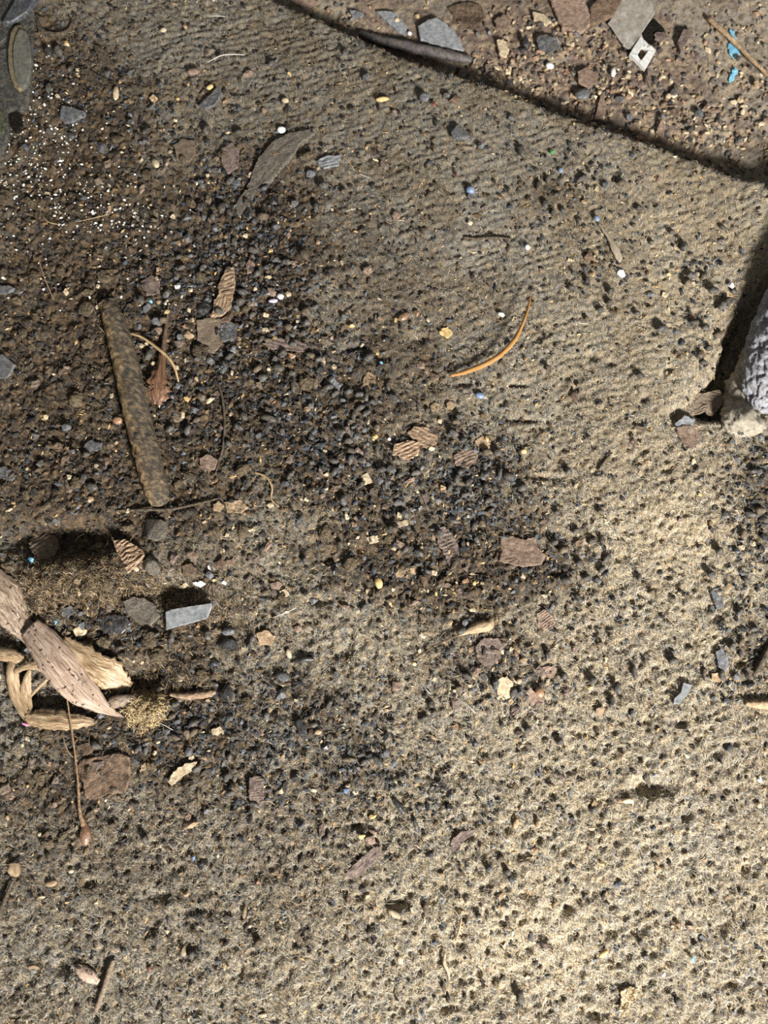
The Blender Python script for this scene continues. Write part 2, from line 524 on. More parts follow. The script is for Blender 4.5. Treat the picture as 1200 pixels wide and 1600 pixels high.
M['leaf_main'] = leaf_mat('dry_leaf_pinkish', (124, 98, 80), (182, 156, 134), (226, 206, 184))
M['leaf_tan'] = leaf_mat('dry_leaf_tan', (92, 70, 48), (162, 134, 100), (228, 206, 170), spots=False)
M['leaf_dusty'] = leaf_mat('dry_leaf_dusty', (84, 70, 56), (140, 120, 100), (204, 184, 160))
M['leaf_orange'] = leaf_mat('dry_leaf_orange', (130, 82, 38), (182, 128, 66), (220, 174, 110), spots=False)
M['leaf_husk'] = leaf_mat('red_brown_husk', (58, 40, 30), (104, 74, 54), (168, 130, 96), spots=False)
M['leaf_pale'] = leaf_mat('pale_vane', (120, 108, 90), (160, 146, 124), (190, 178, 154), spots=False)

# ------------------------------------------------------------------ the carpet: height field
STEP = 0.00092
gx = np.arange(-0.395, 0.395, STEP)
gy = np.arange(-0.335, 0.43, STEP)
X, Y = np.meshgrid(gx, gy)
U, Vv = proj(X, Y)
DM = np.clip(blobs(U, Vv, DIRT), 0, 1.15)
DM = np.clip(DM + (0.9 * (fbm(X, Y, 26, 3, 41) - 0.5) + 0.5 * (fbm(X, Y, 110, 2, 42) - 0.5)) * smooth(0.04, 0.4, DM), 0, 1)
CL = 1 - DM
ED = edge_dist(X, Y)
HM = macro(X, Y, U, Vv)
H = HM + micro(X, Y, U, Vv, DM, CL)
RAD = 0.007
s_ = np.clip(ED, 0, RAD)
H = H - (RAD - np.sqrt(np.maximum(RAD * RAD - (RAD - s_) ** 2, 0)))
FLOORZ = -0.028

# colour of felt and soil; felt is brighter towards the right and bottom
LUMA_N = fbm(X, Y, 30, 4, 51)
N2 = fbm(X, Y, 260, 3, 52)
N3 = vnoise(X, Y, 620, 53)
felt_tan = np.array(lin(196, 178, 146)[:3])
felt_grey = np.array(lin(156, 149, 136)[:3])
felt_brown = np.array(lin(128, 108, 80)[:3])
soil_a = np.array(lin(84, 70, 54)[:3])
soil_b = np.array(lin(48, 42, 37)[:3])
soil_c = np.array(lin(116, 96, 70)[:3])
TAN = [(1000, 1250, 480, 560, .5), (1000, 850, 280, 260, .3), (1080, 420, 220, 220, .5), (720, 1500, 380, 200, .3),
       (1060, 830, 80, 60, .5), (820, 1480, 90, 60, .6), (480, 920, 120, 150, .25), (300, 1500, 200, 100, .2)]
GREY = [(1090, 1310, 60, 80, .8), (960, 960, 90, 80, .5), (650, 400, 180, 120, .6), (300, 60, 200, 80, .35), (1000, 1420, 80, 40, .4)]
TN = np.clip(blobs(U, Vv, TAN), 0, 1)
GN = np.clip(blobs(U, Vv, GREY), 0, 1)


def felt_colour(tn, gn, dm, n1, n2, n3):
    t = smooth(0.30, 0.70, n2 * 0.6 + n3 * 0.4 + 0.28 * (tn - gn * 0.6) - 0.08)[..., None]
    c = (felt_grey * (1 - t) + felt_tan * t) * 0.80
    b = (smooth(0.42, 0.66, n1) * 0.5 * (1 - tn * 0.6))[..., None]
    c = c * (1 - b) + felt_brown * b
    c = c * (0.60 + 0.32 * np.clip(tn + 0.3 * gn, 0, 1))[..., None]
    s = smooth(0.35, 0.65, n2)[..., None]
    so = soil_b * (1 - s) + soil_a * s
    k = smooth(0.62, 0.75, n3)[..., None] * 0.6
    so = so * (1 - k) + soil_c * k
    d = smooth(0.08, 1.0, dm + 0.6 * (n2 - 0.5))[..., None]
    return c * (1 - d) + so * d


COL = felt_colour(TN, GN, DM, LUMA_N, N2, N3)

inside = (ED > 0.0) & (U > -110) & (U < 1310) & (Vv > -110) & (Vv < 1710)
ny, nx = X.shape
idx = np.arange(ny * nx).reshape(ny, nx)
q = inside[:-1, :-1] & inside[1:, :-1] & inside[:-1, 1:] & inside[1:, 1:]
F = np.stack([idx[:-1, :-1][q], idx[:-1, 1:][q], idx[1:, 1:][q], idx[1:, :-1][q]], axis=1)
# boundary edges along the carpet's rim -> skirt
used = np.unique(F)
remap = np.full(ny * nx, -1, dtype=np.int64)
remap[used] = np.arange(len(used))
V0 = np.stack([X.ravel()[used], Y.ravel()[used], H.ravel()[used]], axis=1)
C0 = COL.reshape(-1, 3)[used]
F0 = remap[F]
e = np.concatenate([F0[:, [0, 1]], F0[:, [1, 2]], F0[:, [2, 3]], F0[:, [3, 0]]])
key = np.sort(e, axis=1)
code = key[:, 0] * (len(V0) + 1) + key[:, 1]
_, first, cnt = np.unique(code, return_index=True, return_counts=True)
be = e[first[cnt == 1]]
bv = np.unique(be)
low = V0[bv].copy()
low[:, 2] = np.minimum(FLOORZ - 0.014, low[:, 2] - 0.004)
m2 = np.full(len(V0), -1, dtype=np.int64)
m2[bv] = np.arange(len(bv)) + len(V0)
FS = np.stack([be[:, 1], be[:, 0], m2[be[:, 0]], m2[be[:, 1]]], axis=1)
V1 = np.concatenate([V0, low])
C1 = np.concatenate([C0, C0[bv] * 0.8])
carpet = link('carpet', mesh_from_arrays('carpet', V1, np.concatenate([F0, FS]), C1), M['felt'],
              label='worn tan and grey ribbed carpet covered with soil and debris', cat='carpet')


def bil(A, x, y):
    fx = np.clip((np.asarray(x) - gx[0]) / STEP, 0, nx - 1.001)
    fy = np.clip((np.asarray(y) - gy[0]) / STEP, 0, ny - 1.001)
    i = fx.astype(int)
    j = fy.astype(int)
    a = fx - i
    b = fy - j
    if A.ndim == 3:
        a = a[..., None]
        b = b[..., None]
    return (A[j, i] * (1 - a) + A[j, i + 1] * a) * (1 - b) + (A[j + 1, i] * (1 - a) + A[j + 1, i + 1] * a) * b


# ------------------------------------------------------------------ lower floor beyond the carpet's edge
def floor_h(x, y, u, v):
    ed = edge_dist(x, y)
    h = FLOORZ + 0.006 + 0.08 * np.clip(-ed, 0, 0.2) - 0.012 * np.exp(-(ed / 0.020) ** 2)
    h = h + 0.004 * (fbm(x, y, 25, 3, 61) - 0.5)
    rough = np.clip(blobs(u, v, [(880, 90, 130, 90, 1), (1100, 220, 160, 90, .8), (1180, 60, 90, 80, .4), (740, 130, 80, 30, .9), (520, 20, 60, 30, .9), (700, 20, 60, 60, .3)]), 0, 1)
    d3, v3 = worley(x, y, 1 / 0.006, 17)
    d4, v4 = worley(x, y, 1 / 0.0032, 19)
    h = h + rough * (0.0035 * (0.75 - d3) * (0.2 + v3) + 0.0014 * (0.6 - d4) * (0.2 + v4))
    h = h + 0.0010 * (fbm(x, y, 300, 3, 63) - 0.5)
    return h, rough


fx_ = np.arange(-0.16, 0.46, 0.0013)
fy_ = np.arange(0.12, 0.50, 0.0013)
FX, FY = np.meshgrid(fx_, fy_)
FU, FV = proj(FX, FY, -0.01)
FH, FR = floor_h(FX, FY, FU, FV)
n1 = fbm(FX, FY, 28, 4, 71)
n2 = fbm(FX, FY, 260, 3, 72)
n3 = vnoise(FX, FY, 600, 73)
fr_rust = np.array(lin(118, 102, 90)[:3])
fr_grey = np.array(lin(140, 130, 116)[:3])
fr_tan = np.array(lin(168, 148, 118)[:3])
fr_dark = np.array(lin(70, 58, 48)[:3])
w = smooth(0.40, 0.62, n1 + 0.25 * (np.exp(-((FU - 760) / 100) ** 2 - ((FV - 30) / 60) ** 2)) - 0.2 * smooth(1020, 1150, FU))[..., None]
c = fr_grey * (1 - w) + fr_rust * w
w = (smooth(0.45, 0.65, n2) * (0.35 + 0.5 * FR))[..., None]
c = c * (1 - w) + fr_tan * w
w = (smooth(0.58, 0.72, n3) * 0.6)[..., None]
c = c * (1 - w) + fr_dark * w
fed = edge_dist(FX, FY)
fin = (fed < 0.02) & (FU > 250) & (FU < 1340) & (FV > -130)
q = fin[:-1, :-1] & fin[1:, :-1] & fin[:-1, 1:] & fin[1:, 1:]
fid = np.arange(FX.size).reshape(FX.shape)
F = np.stack([fid[:-1, :-1][q], fid[:-1, 1:][q], fid[1:, 1:][q], fid[1:, :-1][q]], axis=1)
used = np.unique(F)
rm = np.full(FX.size, -1, dtype=np.int64)
rm[used] = np.arange(len(used))
floor = link('floor', mesh_from_arrays('floor', np.stack([FX.ravel(), FY.ravel(), FH.ravel()], 1)[used], rm[F], c.reshape(-1, 3)[used]), M['felt'], kind='structure')
floor['label'] = 'rusty floor pan beyond the edge of the carpet'


def on_floor(x, y):
    return edge_dist(np.asarray(x), np.asarray(y)) < 0.0


def ground_z(x, y, fine=False):
    x = np.asarray(x, float)
    y = np.asarray(y, float)
    g = bil(H if fine else HM, x, y)
    u, v = proj(x, y, -0.01)
    f = floor_h(x, y, u, v)[0]
    ed = edge_dist(x, y)
    return np.where(ed > 0, g, f)


def P(px, py, lift=0.0, fine=False):
    """ground point under photograph position; lift is height above the ground"""
    z = 0.0
    for _ in range(4):
        x, y = unproj(px, py, z)
        z = ground_z(x, y, fine) + lift
    return np.array([float(x), float(y), float(z)])


# ------------------------------------------------------------------ carpet pile (fibres) as one uncountable mass
def fibres(n, dens, seed, length, width, colf, lift=0.0003, rise=0.0012, reg=None, zf=None, segs=3, curl=1.0):
    r = np.random.default_rng(seed)
    if reg is None:
        u = r.uniform(-60, 1260, n * 3)
        v = r.uniform(-60, 1660, n * 3)
    else:
        u = r.normal(reg[0], reg[2], n * 3)
        v = r.normal(reg[1], reg[3], n * 3)
    x, y = unproj(u, v)
    ok = r.random(n * 3) < dens(u, v, x, y)
    x, y = x[ok][:n], y[ok][:n]
    n = len(x)
    L = length * r.uniform(0.4, 1.4, n)
    a = r.uniform(0, 2 * np.pi, n)
    k = r.normal(0, 1.1 * curl, n)
    pts = []
    cx, cy = x.copy(), y.copy()
    top = rise * r.uniform(0.1, 1.2, n)
    side = width * r.uniform(0.6, 1.3, n) / 2
    allv = []
    for s in range(segs + 1):
        t = s / segs
        z = (bil(H, cx, cy) if zf is None else zf(cx, cy)) + lift + top * math.sin(math.pi * (0.12 + 0.8 * t)) * 1.0 - 0.0006 * (t < 0.01)
        nxn, nyn = -np.sin(a), np.cos(a)
        w_ = side * (1.0 if s < segs else 0.35)
        allv.append(np.stack([cx + nxn * w_, cy + nyn * w_, z], 1))
        allv.append(np.stack([cx - nxn * w_, cy - nyn * w_, z + 0.00005], 1))
        cx = cx + np.cos(a) * L / segs
        cy = cy + np.sin(a) * L / segs
        a = a + k / segs * 1.6
    V = np.stack(allv, 1)  # n, 2(segs+1), 3
    m = 2 * (segs + 1)
    base = (np.arange(n) * m)[:, None]
    fs = [base + np.array([2 * s, 2 * s + 2, 2 * s + 3, 2 * s + 1]) for s in range(segs)]
    F = np.concatenate(fs)
    c = colf(x, y, r, n)
    return V.reshape(-1, 3), F, np.repeat(c, m, axis=0)


f_tan = np.array(lin(228, 212, 180)[:3])
f_grey = np.array(lin(186, 181, 170)[:3])
f_dark = np.array(lin(78, 70, 62)[:3])
f_gold = np.array(lin(176, 148, 106)[:3])


def fibre_cols(x, y, r, n):
    tn = bil(TN, x, y)
    gn = bil(GN, x, y)
    dm = bil(DM, x, y)
    k = r.random(n)
    pt = 0.26 + 0.24 * tn - 0.12 * gn
    c = np.where((k < pt)[:, None], f_tan, np.where((k < pt + 0.34)[:, None], f_grey, np.where((k < pt + 0.44)[:, None], f_gold, f_dark)))
    c = c * (0.60 + 0.32 * np.clip(tn + 0.3 * gn, 0, 1))[:, None] * r.uniform(0.7, 1.2, n)[:, None]
    return c * (1 - 0.5 * smooth(0.05, 0.9, dm))[:, None]


def f_dens(u, v, x, y):
    dm = bil(DM, x, y)
    d = (1 - 0.72 * smooth(0.2, 1.0, dm)) * (0.45 + 0.55 * smooth(200, 1000, v))
    return np.where(edge_dist(x, y) > 0.0005, d, 0)


fv, ff, fc = fibres(190000, f_dens, 3, 0.0034, 0.00023, fibre_cols, segs=2)
pile = link('pile', mesh_from_arrays('pile', fv, ff, fc), M['fibre'], parent=carpet, kind='stuff')


# torn-out wool around the hollow beside the dry leaves
def wool(name, spots, n, length, width, rise, cols, seed):
    Vs, Fs, Cs = [], [], []
    off = 0
    for i, (cx, cy, sx, sy, fr) in enumerate(spots):
        def cf(x, y, r, m):
            k = r.integers(0, len(cols), m)
            return np.array([lin(*cc)[:3] for cc in cols])[k] * r.uniform(0.7, 1.15, m)[:, None]
        v_, f_, c_ = fibres(int(n * fr), lambda u, v, x, y: np.ones_like(u), seed + i, length, width, cf, rise=rise, reg=(cx, cy, sx, sy), segs=5, curl=2.2)
        Vs.append(v_)
        Fs.append(f_ + off)
        Cs.append(c_)
        off += len(v_)
    return mesh_from_arrays(name, np.concatenate(Vs), np.concatenate(Fs), np.concatenate(Cs))


link('torn_wool', wool('torn_wool', [(120, 912, 60, 22, .4), (225, 930, 45, 14, .2), (60, 932, 40, 20, .15), (250, 1060, 50, 22, .12), (330, 960, 50, 30, .13)],
                       5200, 0.006, 0.00020, 0.0026, [(168, 140, 104), (126, 104, 76), (84, 70, 54), (190, 170, 136), (70, 60, 50)], 50),
     M['fibre'], label='matted brown wool torn out of the carpet around the dark hollow', cat='wool', kind='stuff')
link('wool_tuft', wool('wool_tuft', [(232, 1108, 13, 11, 1.0)], 2200, 0.005, 0.00022, 0.005, [(224, 200, 156), (204, 178, 130), (150, 126, 92)], 70),
     M['fibre'], label='pale golden fluff tuft at the tip of the large dry leaf', cat='fluff', kind='stuff')


# ------------------------------------------------------------------ builders of single pieces
def ico(sub):
    bm = bmesh.new()
    bmesh.ops.create_icosphere(bm, subdivisions=sub, radius=1.0)
    V = np.array([v.co[:] for v in bm.verts])
    F = np.array([[v.index for v in f.verts] for f in bm.faces])
    bm.free()
    return V, F


ICO1, ICO2, ICO3 = ico(1), ico(2), ico(3)


def jitter3(V, amp, freq, seed):
    r = np.random.default_rng(seed)
    d = np.zeros(len(V))
    for i in range(5):
        k = r.normal(0, freq, 3)
        d += np.sin(V @ k + r.uniform(0, 6.3)) * (0.9 ** i)
    return V * (1 + amp * d / 2.2)[:, None]


def stone_mesh(name, seed, ico_=ICO2, amp=0.12, freq=2.2, flat=False):
    V, F = ico_
    V = jitter3(V, amp, freq, seed)
    return mesh_from_arrays(name, V, F, smooth_shade=not flat)


def angular_mesh(name, seed, n=13, power=1.0):
    r = np.random.default_rng(seed)
    bm = bmesh.new()
    for i in range(n):
        d = r.normal(0, 1, 3)
        d /= np.linalg.norm(d)
        d *= r.uniform(0.85, 1.1)
        bm.verts.new(d)
    bmesh.ops.convex_hull(bm, input=bm.verts)
    for v in [v for v in bm.verts if not v.link_faces]:
        bm.verts.remove(v)
    bmesh.ops.bevel(bm, geom=bm.edges[:], offset=0.07, segments=1, affect='EDGES')
    me = bpy.data.meshes.new(name)
    bm.to_mesh(me)
    bm.free()
    return me


def pellet_mesh(name, seed):
    r = np.random.default_rng(seed)
    nseg, ns = 6, 7
    V = []
    bend = r.uniform(-0.18, 0.18)
    taper = r.uniform(-0.2, 0.2)
    for i in range(nseg + 1):
        t = i / nseg * 2 - 1
        rad = math.sqrt(max(0.02, 1 - abs(t) ** 2.6)) * (1 + taper * t)
        for j in range(ns):
            a = j / ns * 2 * math.pi
            k = 1 + r.uniform(-0.13, 0.13)
            V.append((t, rad * math.cos(a) * k * 0.5 + bend * (1 - t * t), rad * math.sin(a) * k * 0.5))
    V.append((-1.08, 0, 0))
    V.append((1.08, 0, 0))
    F = []
    for i in range(nseg):
        for j in range(ns):
            a, b = i * ns + j, i * ns + (j + 1) % ns
            F.append((a, b, b + ns))
            F.append((a, b + ns, a + ns))
    for j in range(ns):
        F.append((len(V) - 2, (j + 1) % ns, j))
        F.append((len(V) - 1, nseg * ns + j, nseg * ns + (j + 1) % ns))
    return mesh_from_arrays(name, np.array(V), np.array(F))


PELLETS = [pellet_mesh('pellet', 100 + i) for i in range(10)]
PELLETS_B = [pellet_mesh('brown_pellet', 130 + i) for i in range(5)]
for me in PELLETS:
    me.materials.append(M['pellet'])
for me in PELLETS_B:
    me.materials.append(M['pellet_brown'])


def px2m(px, py):
    """metres per photograph pixel at this place"""
    x0, y0 = unproj(px, py)
    x1, y1 = unproj(px + 1, py)
    return float(x1 - x0)


def put(name, me, px, py, lpx, wpx, hpx, ang=0.0, tilt=0.0, sink=0.3, label=None, cat=None, group=None, mat=None, fine=True, lift=0.0):
    """me has unit half-size; lpx,wpx,hpx full size in photo pixels; ang in degrees, counter-clockwise"""
    s = px2m(px, py)
    hz = hpx * s / 2
    p = P(px, py, hz * (1 - 2 * sink) + lift, fine)
    o = link(name, me, mat, loc=p, label=label, cat=cat, group=group)
    o.scale = (lpx * s / 2, wpx * s / 2, hz)
    o.rotation_euler = Euler((math.radians(tilt), math.radians(tilt * 0.5), math.radians(ang)))
    return o


def flake_mesh(name, pts, lift_mm=2.0, thick_mm=1.2, rough_mm=0.5, stri=0.0, striang=0.0, strn=5, seed=0, detail=3, jag=0.16, curl_mm=0.0, tilt=(0, 0), dome=0.0, level=False):
    """flat flake whose outline is laid out on the ground; returns mesh in local coordinates and its centre"""
    r = np.random.default_rng(seed + 5)
    pts = [np.array(p, float) for p in pts]
    out = []
    n = len(pts)
    for i in range(n):
        a, b = pts[i], pts[(i + 1) % n]
        L = np.linalg.norm(b - a)
        k = max(1, int(L / 3.2))
        for j in range(k):
            t = j / k
            q_ = a * (1 - t) + b * t
            if j:
                nrm = np.array([-(b - a)[1], (b - a)[0]]) / (L + 1e-6)
                q_ = q_ + nrm * r.normal(0, jag * min(L, 12) * 0.35)
            out.append(q_)
    out = np.array(out)
    cpx = out.mean(0)
    c = P(cpx[0], cpx[1], 0.0)
    rings = [0.0, 0.3, 0.58, 0.8, 0.95, 1.0] if not stri else [0.0, .12, .24, .36, .48, .6, .7, .8, .89, .96, 1.0]
    N = len(out)
    XY = []
    for q_ in out:
        w3 = P(q_[0], q_[1], lift_mm / 1000)
        XY.append(w3[:2] - c[:2])
    XY = np.array(XY)
    V = [(0.0, 0.0, 0.0)]
    for rr in rings[1:]:
        for k in range(N):
            V.append((XY[k, 0] * rr, XY[k, 1] * rr, 0.0))
    V = np.array(V)
    gxw, gyw = V[:, 0] + c[0], V[:, 1] + c[1]
    # plane fitted to the ground under the flake
    g = ground_z(gxw, gyw)
    A = np.stack([V[:, 0], V[:, 1], np.ones(len(V))], 1)
    co, *_ = np.linalg.lstsq(A, g, rcond=None)
    base = A @ co
    R = np.abs(XY).max() + 1e-6
    if level:
        A0 = c[:2]
        g0 = ground_z(np.array([gxw.min(), gxw[0]]), np.array([gyw[0], gyw.min()])).mean()
        base = np.full(len(V), g0)
    z = base + lift_mm / 1000
    z += rough_mm / 1000 * 2 * (fbm(gxw, gyw, 260, 3, seed + 7) - 0.5) + rough_mm / 1000 * 2.5 * (fbm(gxw, gyw, 90, 2, seed + 9) - 0.5)
    if stri > 0:
        sa = math.radians(striang)
        w_ = V[:, 0] * -math.sin(sa) + V[:, 1] * math.cos(sa)
        z += stri * 0.6 / 1000 * (np.abs(np.sin(w_ / R * strn * 1.6 + 2.5 * vnoise(gxw, gyw, 160, seed))) * (0.3 + 1.2 * vnoise(gxw, gyw, 300, seed + 3)) + 0.6 * (fbm(w_ * 4, gxw * 0.5, 400, 2, seed) - 0.5))
    rr2 = np.hypot(V[:, 0], V[:, 1]) / R
    z += curl_mm / 1000 * rr2 ** 2
    z += -dome / 1000 * rr2 ** 2
    z += tilt[0] * V[:, 0] + tilt[1] * V[:, 1]
    last = 1 + (len(rings) - 2) * N
    z[last:last + N] -= thick_mm / 1000 * 0.25
    V[:, 2] = z - c[2]
    bot = V[last:last + N].copy()
    bot[:, :2] *= 0.97
    bot[:, 2] -= thick_mm / 1000
    cen = np.array([[0, 0, bot[:, 2].mean()]])
    nV = len(V)
    V = np.concatenate([V, bot, cen])
    F = []
    for k in range(N):
        F.append((0, 1 + k, 1 + (k + 1) % N))
    for ri in range(len(rings) - 2):
        a0 = 1 + ri * N
        b0 = a0 + N
        for k in range(N):
            k2 = (k + 1) % N
            F.append((a0 + k, b0 + k, b0 + k2))
            F.append((a0 + k, b0 + k2, a0 + k2))
    for k in range(N):
        k2 = (k + 1) % N
        F.append((last + k, nV + k, nV + k2))
        F.append((last + k, nV + k2, last + k2))
        F.append((nV + N, nV + k2, nV + k))
    F = np.array(F)
    # orientation: make the top face up
    a, b, d = V[F[0][0]], V[F[0][1]], V[F[0][2]]
    if np.cross(b - a, d - a)[2] < 0:
        F = F[:, ::-1]
    return mesh_from_arrays(name, V, F, smooth_shade=False), c


def flake(name, pts, mat, label, cat, group=None, parent=None, **kw):
    me, c = flake_mesh(name, pts, **kw)
    return link(name, me, M[mat] if isinstance(mat, str) else mat, loc=c, label=label, cat=cat, group=group)


def oval(cx, cy, a, b, ang=0, n=9, irr=0.15, seed=0):
    r = np.random.default_rng(seed * 7 + int(cx) + int(cy) * 3)
    t = math.radians(ang)
    o = []
    for i in range(n):
        th = 2 * math.pi * i / n + r.uniform(-0.2, 0.2)
        k = 1 + r.uniform(-irr, irr)
        x, y = a * math.cos(th) * k, b * math.sin(th) * k
        o.append((cx + x * math.cos(t) + y * math.sin(t), cy - x * math.sin(t) + y * math.cos(t)))
    return o


def catmull(pts, n):
    pts = np.array(pts, float)
    Pn = np.vstack([2 * pts[0] - pts[1], pts, 2 * pts[-1] - pts[-2]])
    m = len(pts) - 1
    out = []
    for k in range(n):
        t = k / (n - 1) * m
        i = min(int(t), m - 1)
        f = t - i
        p0, p1, p2, p3 = Pn[i], Pn[i + 1], Pn[i + 2], Pn[i + 3]
        out.append(0.5 * ((2 * p1) + (-p0 + p2) * f + (2 * p0 - 5 * p1 + 4 * p2 - p3) * f * f + (-p0 + 3 * p1 - 3 * p2 + p3) * f ** 3))
    return np.array(out)


def tube_mesh(name, path, n=24, sides=8, rough=0.1, seed=0, fine=True, col=None):
    """path: (px, py, lift mm of the centre above the ground, radius px)"""
    c = catmull(path, n)
    r = np.random.default_rng(seed)
    pts = np.array([P(a, b, l / 1000, fine=False) for a, b, l, w_ in c])
    rad = np.array([max(w_, 0.15) * px2m(a, b) for a, b, l, w_ in c])
    o = pts[len(pts) // 2].copy()
    pts = pts - o
    tan = np.gradient(pts, axis=0)
    tan /= np.linalg.norm(tan, axis=1)[:, None] + 1e-12
    up = np.array([0, 0, 1.0])
    V, C = [], []
    for i in range(n):
        s = np.cross(tan[i], up)
        s /= np.linalg.norm(s) + 1e-9
        t2 = np.cross(s, tan[i])
        for j in range(sides):
            a = 2 * math.pi * j / sides
            k = rad[i] * (1 + rough * r.normal())
            V.append(pts[i] + (s * math.cos(a) + t2 * math.sin(a)) * k)
    V.append(pts[0] - tan[0] * rad[0] * 0.4)
    V.append(pts[-1] + tan[-1] * rad[-1] * 0.4)
    F = []
    for i in range(n - 1):
        for j in range(sides):
            a, b = i * sides + j, i * sides + (j + 1) % sides
            F.append((a, b, b + sides))
            F.append((a, b + sides, a + sides))
    nv = len(V)
    for j in range(sides):
        F.append((nv - 2, (j + 1) % sides, j))
        F.append((nv - 1, (n - 1) * sides + j, (n - 1) * sides + (j + 1) % sides))
    V = np.array(V)
    F = np.array(F)
    a, b, d = V[F[0][0]], V[F[0][1]], V[F[0][2]]
    if np.dot(np.cross(b - a, d - a), a - pts[0]) < 0:
        F = F[:, ::-1]
    return mesh_from_arrays(name, V, F), o


def tube(name, path, mat, label=None, cat=None, group=None, parent=None, **kw):
    me, o = tube_mesh(name, path, **kw)
    if parent is not None:
        return link(name, me, M[mat], parent=parent, loc=Vector(o) - parent.location, label=label)
    return link(name, me, M[mat], loc=o, label=label, cat=cat, group=group)


def strip_mesh(name, path, n=30, across=7, cup=0.0, thick=0.35, seed=0, wrinkle=0.25, twist=0.0, ragged=0.06):
    """blade: path rows (px, py, lift mm, half-width px [, roll degrees]); cup mm raises the middle"""
    path = [tuple(p) + (0.0,) * (5 - len(p)) for p in path]
    c = catmull(path, n)
    r = np.random.default_rng(seed)
    pts = np.array([P(a, b, l / 1000) for a, b, l, w_, ro in c])
    hw = np.array([max(w_, 0.2) * px2m(a, b) for a, b, l, w_, ro in c])
    o = pts[len(pts) // 2].copy()
    pts -= o
    tan = np.gradient(pts, axis=0)
    tan /= np.linalg.norm(tan, axis=1)[:, None] + 1e-12
    top, uv = [], []
    for i in range(n):
        s = np.cross(tan[i], [0, 0, 1.0])
        s /= np.linalg.norm(s) + 1e-9
        nrm = np.cross(s, tan[i])
        ro = math.radians(c[i][4])
        s2 = s * math.cos(ro) + nrm * math.sin(ro)
        n2_ = np.cross(s2, tan[i])
        el, er = 1 + r.normal() * ragged, 1 + r.normal() * ragged
        for j in range(across):
            t = j / (across - 1) * 2 - 1
            k = t * hw[i] * (el if t < 0 else er)
            z = cup / 1000 * (1 - t * t) * min(1, hw[i] / (hw.max() + 1e-9)) + wrinkle / 1000 * math.sin(t * 9 + 0.4 * math.sin(i * 0.6) + seed) + wrinkle / 1000 * r.normal() * 0.3
            top.append(pts[i] + s2 * k + n2_ * z)
            uv.append((t * 0.5 + 0.5, i / n * 3))
    top = np.array(top)
    bot = top - np.array([0, 0, thick / 1000])
    V = np.concatenate([top, bot])
    uv = np.array(uv + uv)
    F = []
    nt_ = len(top)
    for i in range(n - 1):
        for j in range(across - 1):
            a = i * across + j
            F.append((a, a + 1, a + across + 1, a + across))
            F.append((nt_ + a, nt_ + a + across, nt_ + a + across + 1, nt_ + a + 1))
    for i in range(n - 1):
        a = i * across
        F.append((a, a + across, nt_ + a + across, nt_ + a))
        a = i * across + across - 1
        F.append((a, nt_ + a, nt_ + a + across, a + across))
    for j in range(across - 1):
        F.append((j, nt_ + j, nt_ + j + 1, j + 1))
        a = (n - 1) * across + j
        F.append((a, a + 1, nt_ + a + 1, nt_ + a))
    F = np.array(F)
    a, b, d = V[F[0][0]], V[F[0][1]], V[F[0][2]]
    if np.cross(b - a, d - a)[2] < 0:
        F = F[:, ::-1]
    return mesh_from_arrays(name, V, F, uvs=uv), o


def strip(name, path, mat, label=None, cat=None, group=None, parent=None, **kw):
    me, o = strip_mesh(name, path, **kw)
    if parent is not None:
        return link(name, me, M[mat], parent=parent, loc=Vector(o) - parent.location, label=label)
    return link(name, me, M[mat], loc=o, label=label, cat=cat, group=group)


def empty(name, px, py, label, cat, group=None):
    o = link(name, None, None, loc=P(px, py), label=label, cat=cat, group=group)
    o.empty_display_size = 0.005
    return o


